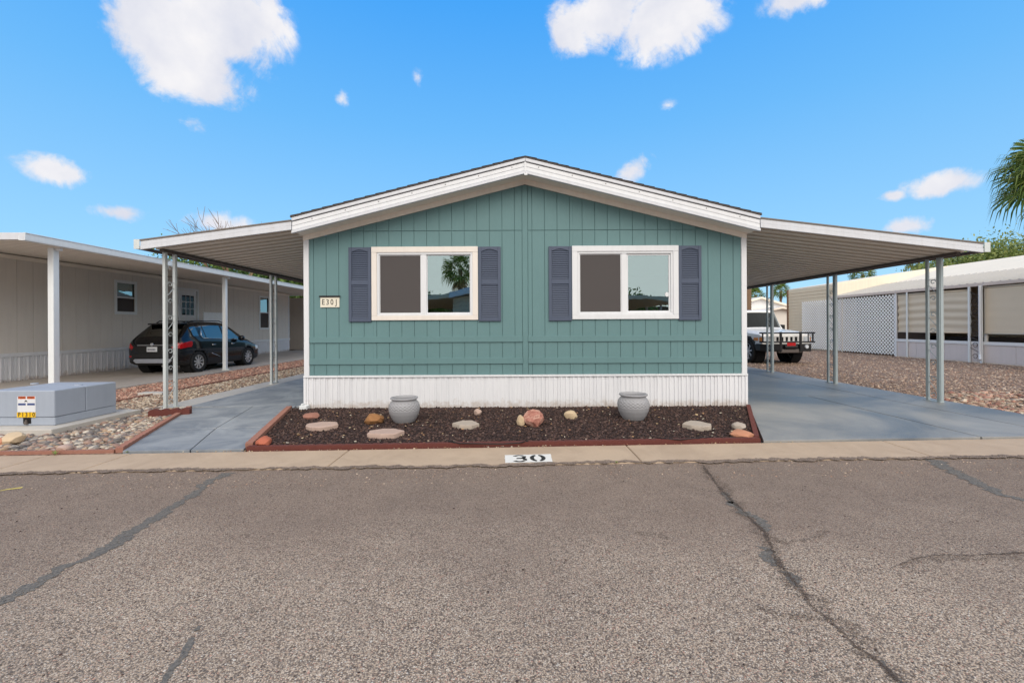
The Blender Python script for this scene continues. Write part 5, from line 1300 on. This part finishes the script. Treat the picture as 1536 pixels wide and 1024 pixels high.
m_ = MB(); m_.box(RXN-.06, RXN+.0, YA, YB_, zE-.06, zE+.06); m_.build('awning_fascia', paint('pinkish_fascia', s(206, 192, 184), .6, .06, 3, .1), rn, bevel=.01)
# main wall behind the porch
m_ = MB(); m_.box(20.55, 20.65, YA+.6, YB_, 0, 3.60); m_.box(20.66, 27.4, YA+.6, YA+.7, 0, 3.55); m_.build('wall', M['lap'], rn)
# shed section with lap siding
m_ = MB(); z = 0
while z < 3.6: m_.prism([(17.70, YB_, z), (17.675, YB_, z), (17.70, YB_, z+.19)], (0, YC_-YB_, 0)); z += .19
m_.build('lap_siding', M['lap'], rn)
m_ = MB(); m_.prism([(17.705, YB_+.01, 0), (23.9, YB_+.01, 0), (23.9, YB_+.01, 4.54), (17.705, YB_+.01, 3.61)], (0, YC_-YB_-.03, 0)); m_.build('shed_wall', M['lap'], rn)
m_ = MB(); m_.prism([(20.66, YB_-.2, 0), (27.4, YB_-.2, 0), (27.4, YB_-.2, 3.55), (24, YB_-.2, 4.54), (20.66, YB_-.2, 3.6)], (0, .09, 0)); m_.build('end_wall', M['roofw'], rn)
m_ = MB(); m_.prism([(17.72, YB_-.02, 3.0), (23.95, YB_-.02, 3.0), (23.95, YB_-.02, 4.60), (17.72, YB_-.02, 3.66)], (0, .02, 0)); m_.build('shed_front', M['roofw'], rn)
m_ = MB(); m_.box(17.62, 17.70, YC_-.02, YC_+.06, 0, 3.68); m_.build('corner_trim', paint('brown_trim', s(120, 92, 74), .7), rn)
# lattice
LY0, LY1 = WX(1344, 490, RXN).y, WX(1203, 490, RXN).y
mid = (LY0+LY1)/2
def lattice_panel(y0, y1, z0, z1, dirty=None):
    m_ = MB(); p = .175; wv = .0165
    for sg in (1, -1):
        xo = RXN-(.004 if sg > 0 else -.004); c = (y0-z1 if sg > 0 else y0+z0)
        k = math.floor((y0-z1-1)/p) if sg > 0 else math.floor((y0+z0-1)/p)
        while True:
            c = k*p; k += 1
            # line y - sg*z = c
            pts = []
            za, zb = z0, z1; ya, yb = c+sg*za, c+sg*zb
            if sg > 0:
                if c > y1-z0: break
                a_ = max(y0, c+z0); b_ = min(y1, c+z1)
                if b_-a_ < .03: continue
                A1, B1 = (a_, a_-c), (b_, b_-c)
            else:
                if c > y1+z1: break
                a_ = max(y0, c-z1); b_ = min(y1, c-z0)
                if b_-a_ < .03: continue
                A1, B1 = (a_, c-a_), (b_, c-b_)
            m_.prism([(xo, A1[0]-wv, A1[1]+sg*wv), (xo, A1[0]+wv, A1[1]-sg*wv), (xo, B1[0]+wv, B1[1]-sg*wv), (xo, B1[0]-wv, B1[1]+sg*wv)], (-.007*sg, 0, 0))
    lp = m_.build('lattice_panel', M['lattice'], rn)
    return lp
lattice_panel(LY0+.05, mid-.02, .06, zE-.10); lattice_panel(mid+.02, LY1, .06, zE-.10)
m_ = MB(); m_.box(RXN-.03, RXN+.02, LY0-.05, LY0+.045, 0, zE-.06); m_.build('post', M['white'], rn)
m_ = MB(); m_.box(RXN-.03, RXN+.0, mid-.018, mid+.018, 0, zE-.06); m_.build('lattice_post', M['pan'], rn)
m_ = MB(); m_.box(RXN+1.4, RXN+1.44, LY0, YB_, 0, zE+.1); m_.build('porch_shade_board', paint('painted_porch_shade', s(110, 98, 90), .9, .25, .8, .1), rn)  # added dark board, its colour stands in for porch shade behind the lattice
# low wall, rail, shades
ZL = .80
m_ = MB(); yz_boards(m_, YA, LY0-.06, .03, ZL-.12, [], RXN+.0, .012, 1.22, .006); m_.build('low_wall', M['lilac'], rn)
m_ = MB(); m_.box(RXN+.013, RXN+.06, YA, LY0-.06, 0, ZL-.12); m_.build('wall_backing', M['pan'], rn)
m_ = MB(); m_.box(RXN-.03, RXN+.08, YA, LY0-.055, ZL-.118, ZL); m_.build('rail', M['white'], rn, bevel=.006)
posts_y = [WX(1456, 480, RXN).y, WX(1345, 480, RXN).y-.55, WX(1561, 480, RXN).y]
for y_ in posts_y[:1]:
    for d_ in (0, .42): m_ = MB(); m_.box(RXN-.075, RXN-.032, y_+d_-.035-.42, y_+d_+.035-.42, 0, zE-.06); pp = m_.build('post', M['postw'], rn)
    z = .25
    while z < zE-.4:
        m_ = MB(); m_.tube([(RXN-.06, y_-.21+.09*math.cos(i/8*6.0)*(1-.04*i), z+.09*math.sin(i/8*6.0)) for i in range(9)], .010, 5); m_.build('scroll', M['gutter'], rn); m_ = MB(); m_.tube([(RXN-.06, y_-.38, z+.12), (RXN-.06, y_-.04, z+.32)], .010, 5); m_.build('brace', M['gutter'], rn); z += .42
m_ = MB(); m_.box(RXN-.06, RXN-.03, LY0-.62, LY0-.56, 0, zE-.06); m_.build('post', M['postw'], rn)
for y_ in np.arange(YA+.3, LY0-.5, 1.6): m_ = MB(); m_.box(RXN+.09, RXN+.14, y_, y_+.09, ZL+.001, zE-.06); m_.build('stud', M['pan'], rn)
def shade(y0, y1, z0, z1, sag, seed):
    m_ = MB(); rs = np.random.default_rng(seed); ny, nz = 40, 44; vs = []
    for j in range(nz+1):
        for i in range(ny+1):
            u, v = i/ny, j/nz; y = y0+(y1-y0)*u; droop = 4*u*(1-u)*sag*1.6
            ph = (v*5.2+droop*1.5)*2*math.pi; amp = sag*.55*(1-abs(2*v-1)**3)
            vs.append((RXN+.045-(amp*math.sin(ph)*.45+.02*math.sin(u*9+v*3)*sag*4), y, z1-(z1-z0)*v-droop*.12))
    m_.add(vs, [(j*(ny+1)+i, j*(ny+1)+i+1, (j+1)*(ny+1)+i+1, (j+1)*(ny+1)+i) for j in range(nz) for i in range(ny)])
    o = m_.build('roll_shade', M['sag'], rn, smooth=True)
    t_ = MB(); t_.tube([(RXN+.03, y0, z0), (RXN+.03, y1, z0)], .022, 8); t_.build('shade_bar', M['sag'], o, smooth=True); t_ = MB(); t_.tube([(RXN+.03, y0, z1), (RXN+.03, y1, z1+.03)], .03, 8); t_.build('shade_bar', M['sag'], o, smooth=True)
shade(posts_y[0]+.02, LY0-.06, 1.12, zE-.17, .08, 1)
shade(YA+.3, posts_y[0]-.43, 1.10, zE-.15, .006, 2)
m_ = MB(); yd = posts_y[0]-.05; m_.tube([(RXN-.14, yd-.4, zE-.05), (RXN-.14, yd-.4, .32), (RXN-.30, yd-.55, .14)], .04, 8); m_.build('downspout', M['white'], rn)
m_ = MB(); m_.box(19.5, 20.4, 10, 22, .0, .9); m_.build('porch_clutter', M['gutter'], rn)
m_ = MB(); m_.box(22.6, 23.3, 14.8, 15.6, 4.2, 4.95); o = m_.build('roof_cooler', M['white'], bevel=.03); recenter(o); tag(o, 'white evaporative cooler box on the roof ridge of the right home', 'roof cooler')

# ------------------------------------------------------------------ far houses
def gable_house(name, label, xc, y, w, d, h, rise, wall, roof, win=True):
    t = thing(name, label, 'house', (xc, y, 0))
    m_ = MB(); m_.prism([(xc-w/2, y, 0), (xc+w/2, y, 0), (xc+w/2, y, h), (xc, y, h+rise), (xc-w/2, y, h)], (0, d, 0)); m_.build('wall', wall, t)
    for sg in (-1, 1):
        m_ = MB(); m_.prism([(xc, y-.5, h+rise+.02), (xc+sg*(w/2+.4), y-.5, h-.4*rise/(w/2)+.02), (xc+sg*(w/2+.4), y-.5, h-.4*rise/(w/2)+.22), (xc, y-.5, h+rise+.22)], (0, d+1, 0)); m_.build('roof', roof, t)
    if win: 
        m_ = MB(); frame_box(m_, xc-.1*w, xc+.1*w, h*.45, h*.85, .12, y-.06, y-.002); wn = m_.build('window', M['white'], t)
        m_ = MB(); m_.box(xc-.1*w+.12, xc+.1*w-.12, y-.02, y-.01, h*.45+.12, h*.85-.12); m_.build('pane', M['carglass'], wn)
    return t
pA = P(1131, 447, 48)
gable_house('gable_house', 'far white gabled house seen past the house corner above the white off-roader', pA.x+.6, 48, 9.5, 8, pA.z-1.5, 1.4, M['white'], M['pan'])
pB = P(1170, 470, 40)
gable_house('gable_house', 'low far tan building between the off-roader and the lap-sided shed', pB.x+2.5, 44, 7, 6, 2.4, .7, M['taupe'], M['pan'], False)
m_ = MB(); m_.box(5, 60, 62, 62.3, 0, 2.0); tag(recenter(m_.build('block_wall', M['kerb'])), 'long low tan block wall far behind the right carport', 'wall')
m_ = MB(); m_.box(-60, -2, 60, 60.3, 0, 2.0); tag(recenter(m_.build('block_wall', M['kerb'])), 'long low tan block wall far behind the left carport', 'wall')

# ------------------------------------------------------------------ plants
def fan_palm(name, label, x, y, h, rr, nl, leaflets, lean=0, dead=True, tr=.17, stalk=False, seed=1):
    rs = random.Random(seed); t = thing(name, label, 'palm tree', (x, y, 0))
    m_ = MB(); prof = []; n_ = max(10, int(h*5))
    for i in range(n_+1): u = i/n_; prof.append((tr*(1.35-.35*min(1, u*6))*(1+(.05 if i % 2 else -.03)), h*u))
    m_.lathe(prof, 16); m_.build('trunk', M['bark'], t, smooth=True, world=False)
    def leaf(mb, base, d, L_, roll, droop):
        d = d.normalized(); side = d.cross(Vector((0, 0, 1)));
        if side.length < .05: side = Vector((1, 0, 0))
        side.normalize(); up = side.cross(d).normalized(); side = (side*math.cos(roll)+up*math.sin(roll)).normalized(); up = side.cross(d).normalized()
        pet = L_*.55; c = base+d*pet+Vector((0, 0, -droop*.15*L_)); wv = .018*rr/1.6
        mb.add([base+side*wv, base-side*wv, c-side*wv, c+side*wv], [(0, 1, 2, 3)])
        for i in range(leaflets):
            u = (i+.5)/leaflets; a_ = R(-115+230*u)+rs.uniform(-.02, .02); dd = (d*math.cos(a_)+side*math.sin(a_)+up*(.10 if i % 2 else -.06)).normalized()
            ll = L_*.72*(.62+.38*math.cos(a_*.72))*rs.uniform(.9, 1.06); w_ = ll*math.sin(R(230/leaflets)/2)*.62
            prp = (dd.cross(up)).normalized(); g_ = Vector((0, 0, -1)); m1 = c+dd*ll*.55+g_*ll*.03*(1+droop); m2 = c+dd*ll*.80+g_*ll*(.10+.12*droop); e_ = c+dd*ll*.92+g_*ll*(.26+.34*droop+rs.uniform(0, .1))
            mb.add([c, m1+prp*w_, m1-prp*w_, m2+prp*w_*.5, m2-prp*w_*.5, e_], [(0, 1, 2), (1, 3, 4, 2), (3, 5, 4)])
    top = Vector((0, 0, h)); m_ = MB(); dm = MB()
    for i in range(nl):
        el = math.asin(1-1.45*(i+.5)/nl); az = i*2.39996+rs.uniform(-.2, .2); d = Vector((math.cos(az)*math.cos(el), math.sin(az)*math.cos(el), math.sin(el)))
        leaf(m_, top+d*.12, d, rr*.62*rs.uniform(.9, 1.1), rs.uniform(-.5, .5), max(0, .8-math.sin(el)*.9))
    if dead:
        for i in range(nl//3):
            az = i*2.39996; d = Vector((math.cos(az)*.5, math.sin(az)*.5, -.8)); leaf(dm, top+Vector((0, 0, -.15-.4*rs.random()*rr/2)), d, rr*.5, rs.uniform(-.4, .4), 1.0)
        dm.build('dead_fronds', M['deadpalm'], t, world=False)
    m_.build('crown', M['palm'], t, world=False)
    if stalk:
        s_ = MB(); s_.tube([(-.05, 0, h+.2), (-.8, -.1, h+1.0), (-1.75, -.15, h+1.02)], .012, 5); s_.build('flower_stalk', M['gutter'], t, smooth=True, world=False)
    return t
pp_ = P(1604, 250, 12.5)
fan_palm('fan_palm', 'large fan palm with drooping fronds entering the right edge of the picture', pp_.x, pp_.y, pp_.z, 2.15, 46, 30, dead=False, tr=.2, seed=3)
for i, (px, py, Y, rr, lb) in enumerate(((1171, 436, 62, 1.9, 'thin distant fan palm standing left of the lap-sided shed'), (1133, 442, 66, 1.9, 'distant fan palm rising over the white gabled house'), (1118, 435, 70, 2.0, 'distant fan palm half hidden by the right house corner'),
    (1294, 411.5, 55, 2.2, 'distant fan palm crown above the white roof between the right carport posts'), (1378, 393.5, 70, 2.4, 'distant fan palm showing over the roof near the front right post'))):
    q_ = P(px, py, Y); fan_palm('fan_palm', lb, q_.x, q_.y, q_.z, rr, 26, 12, dead=False, tr=.16, seed=10+i)
q_ = P(1122, 430, 30); 
m_ = MB(); m_.lathe([(.22*(1+(.06 if i % 2 else -.04)), .1*i) for i in range(70)], 14); o = m_.build('palm_trunk', M['bark'], smooth=True); o.location = (q_.x-.02, 30, 0); tag(o, 'rough brown palm trunk just right of the white house corner', 'palm tree')
def tree(name, label, x, y, h, r, mat, n, ls, seed, bare=False, zfac=.6, trunk=.16, low=.35):
    rs = random.Random(seed); rg = np.random.default_rng(seed); t = thing(name, label, 'tree', (x, y, 0)); m_ = MB(); tips = []
    def br(p, d, L_, rad, lvl):
        e_ = p+d*L_; mid_ = p+d*L_*.5+Vector((rs.uniform(-1, 1), rs.uniform(-1, 1), rs.uniform(-.5, .5)))*L_*.07
        m_.tube([p, mid_, e_], rad, 6, r2=rad*.62)
        if lvl == 0: tips.append(e_); return
        tips.append(mid_) if lvl < 3 else None
        for i in range(3 if lvl > 1 or bare else 4):
            nd_ = (d+Vector((rs.uniform(-1, 1), rs.uniform(-1, 1), rs.uniform(-.25, .75)))*.85).normalized(); br(e_, nd_, L_*rs.uniform(.58, .8), rad*.58, lvl-1)
    hh = h*low; m_.tube([(0, 0, 0), (.05, 0, hh*.5), (0, .05, hh)], trunk, 10, r2=trunk*.75)
    for i in range(5): a_ = i*1.2566+rs.uniform(-.3, .3); br(Vector((0, 0, hh)), Vector((math.cos(a_)*.6, math.sin(a_)*.6, .8)).normalized(), h*.22, trunk*.55, 3 if bare else 2)
    m_.build('trunk', M['bark'], t, smooth=True, world=False)
    if bare: return t
    cl = np.array([tuple(p) for p in tips]); ctr = np.array([0, 0, h*(1-zfac/2*.95)]); 
    extra = rg.normal(size=(len(cl)*2, 3)); extra /= np.linalg.norm(extra, axis=1)[:, None]; extra = extra*rg.uniform(.45, 1, (len(extra), 1))*np.array([r, r, h*zfac/2])+ctr
    cl = (cl-ctr); k = np.linalg.norm(cl/np.array([r, r, h*zfac/2]), axis=1)[:, None]; cl = cl/np.maximum(k, 1)+ctr; cl = np.vstack([cl, extra])
    ci = rg.integers(0, len(cl), n); P__ = cl[ci]+rg.normal(size=(n, 3))*r*.13
    a1 = rg.normal(size=(n, 3)); a1 /= np.linalg.norm(a1, axis=1)[:, None]; a2 = np.cross(a1, rg.normal(size=(n, 3))); a2 /= np.linalg.norm(a2, axis=1)[:, None]
    sz = ls*(.6+.8*rg.random((n, 1))); V = np.stack([P__-a1*sz, P__-a2*sz*.42, P__+a1*sz, P__+a2*sz*.42], 1)
    me = bpy.data.meshes.new('foliage'); me.vertices.add(n*4); me.vertices.foreach_set('co', V.ravel()); me.loops.add(n*4); me.loops.foreach_set('vertex_index', np.arange(n*4, dtype=np.int32)); me.polygons.add(n); me.polygons.foreach_set('loop_start', np.arange(n, dtype=np.int32)*4); me.update(calc_edges=True); me.materials.append(mat)
    o = bpy.data.objects.new('crown', me); COL.objects.link(o); o.parent = t; return t
GT = 'dense trees behind the taupe home'
for i, (px, py, Y, r, lb) in enumerate(((250, 378, 33, 2.6, 'leftmost dense tree showing between the taupe roof and the carport awning'), (300, 378, 34, 2.9, 'dense tree behind the front lattice post of the left carport'), (352, 394, 35, 2.8, 'dense tree in the middle of the row behind the taupe roof'), (405, 402, 35, 2.8, 'dense tree behind the second lattice post of the left carport'), (446, 402, 36, 2.6, 'dense tree at the right end of the row beside the house corner'))):
    q_ = P(px, py, Y); tree('leafy_tree', lb, q_.x, Y, q_.z+(-2.2 if i == 0 else -.3 if i == 1 else .6)+.2*math.sin(i*2.3), r+(.3 if i == 0 else .7), M['leaf'], 10000, .16, 40+i, zfac=.8, low=.25)['group'] = GT
q_ = P(434, 470, 36.5); tree('leafy_tree', 'low green shrubby tree filling the gap past the taupe home', -19.6, 38, 4.6, 2.3, M['leaf'], 7000, .14, 77, zfac=.9, low=.15)
q_ = P(345, 296, 27); tree('bare_tree', 'leafless tree whose twigs stick up over the left carport awning', q_.x+.2, 27, q_.z*1.0, 2, M['leaf'], 0, 0, 5, bare=True, trunk=.10)
for i, (px, py, Y, r, lb) in enumerate(((1470, 378, 44, 3.6, 'yellow green tree beyond the ridge just right of the carport tip'), (1530, 360, 42, 3.8, 'tall yellow green tree beyond the ridge at the right picture edge'), (1420, 398, 48, 3.2, 'yellow green tree half hidden behind the right awning tip'))):
    q_ = P(px, py, Y); tree('leafy_tree', lb, q_.x, Y, q_.z+.9, r+.4, M['leafy'], 9000, .16, 60+i, zfac=.7)['group'] = 'yellow green trees beyond the right home'
# weeds
def weed(px, py, sz, lb):
    c = G(px, py); m_ = MB()
    for i in range(16):
        a_ = random.uniform(0, 6.28); l_ = sz*random.uniform(.6, 1); d = Vector((math.cos(a_)*.7, math.sin(a_)*.7, random.uniform(.3, 1))); p = Vector((c.x, c.y, .02)); sd_ = Vector((-math.sin(a_), math.cos(a_), 0))*sz*.10
        m_.add([p, p+d*l_*.6+sd_, p+d*l_, p+d*l_*.6-sd_], [(0, 1, 2, 3)])
    o = m_.build('weed', M['leafy']); recenter(o); tag(o, lb, 'weed')
weed(83, 684, .06, 'small yellow green weed at the kerb below the river rocks'); weed(925, 697, .035, 'tiny yellow weed in the kerb joint right of the painted number'); weed(190, 681, .03, 'tiny weed at the street corner of the grey walk')

# ------------------------------------------------------------------ across the street (seen in the window panes)
oh = thing('facing_home', 'cream home with white fascia across the street, mirrored in the window panes', 'house', (.5, -8.5, 0))
m_ = MB(); m_.prism([(-3.3, -8.6, 0), (4.9, -8.6, 0), (4.9, -8.6, 3.0), (.8, -8.6, 4.0), (-3.3, -8.6, 3.0)], (0, -14, 0)); m_.build('wall', M['lap'], oh)
m_ = MB()
z = .2
while z < 2.9: m_.box(-3.29, 4.89, -8.6, -8.585, z, z+.015); z += .2
m_.build('siding_lines', M['taupe_gap'], oh)
for sg, xe in ((-1, -3.4), (1, 5.0)):
    m_ = MB(); m_.prism([(.8, -8.1, 4.06), (xe, -8.1, 3.02), (xe, -8.1, 3.30), (.8, -8.1, 4.34)], (0, -15, 0)); m_.build('roof', M['white'], oh)
    m_ = MB(); m_.prism([(xe, -8.1, 3.05), (xe+sg*4.6, -8.1, 2.75), (xe+sg*4.6, -8.1, 2.97), (xe, -8.1, 3.27)], (0, -12, 0)); m_.build('awning', M['lap'], oh)
    for y_ in (-8.5, -11.5, -14.5): m_ = MB(); m_.box(xe+sg*4.3, xe+sg*4.4, y_-.05, y_+.05, 0, 2.85); m_.build('post', M['white'], oh)
m_ = MB(); frame_box(m_, -.2, 1.6, 1.2, 2.4, .1, -8.58, -8.53); wn = m_.build('window', M['white'], oh); m_ = MB(); m_.box(-.1, 1.5, -8.583, -8.575, 1.3, 2.3); m_.build('pane', M['carglass'], wn)
m_ = MB(); m_.box(-40, 40, -24.5, -24.2, 0, 3.2); tag(recenter(m_.build('hedge_wall', M['wood'])), 'dark brown fence far behind the home across the street', 'fence')
tree('leafy_tree', 'leafy tree left behind the home across the street', -8.5, -22, 4.2, 3, M['leaf'], 6000, .17, 90, zfac=.8)
tree('leafy_tree', 'leafy tree right behind the home across the street', 9.5, -23, 4.0, 3.4, M['leaf'], 6000, .17, 91, zfac=.8)
fan_palm('fan_palm', 'fan palm behind the home across the street, mirrored in the left window', -4.1, -18.5, 6.0, 2.0, 34, 18, seed=55)
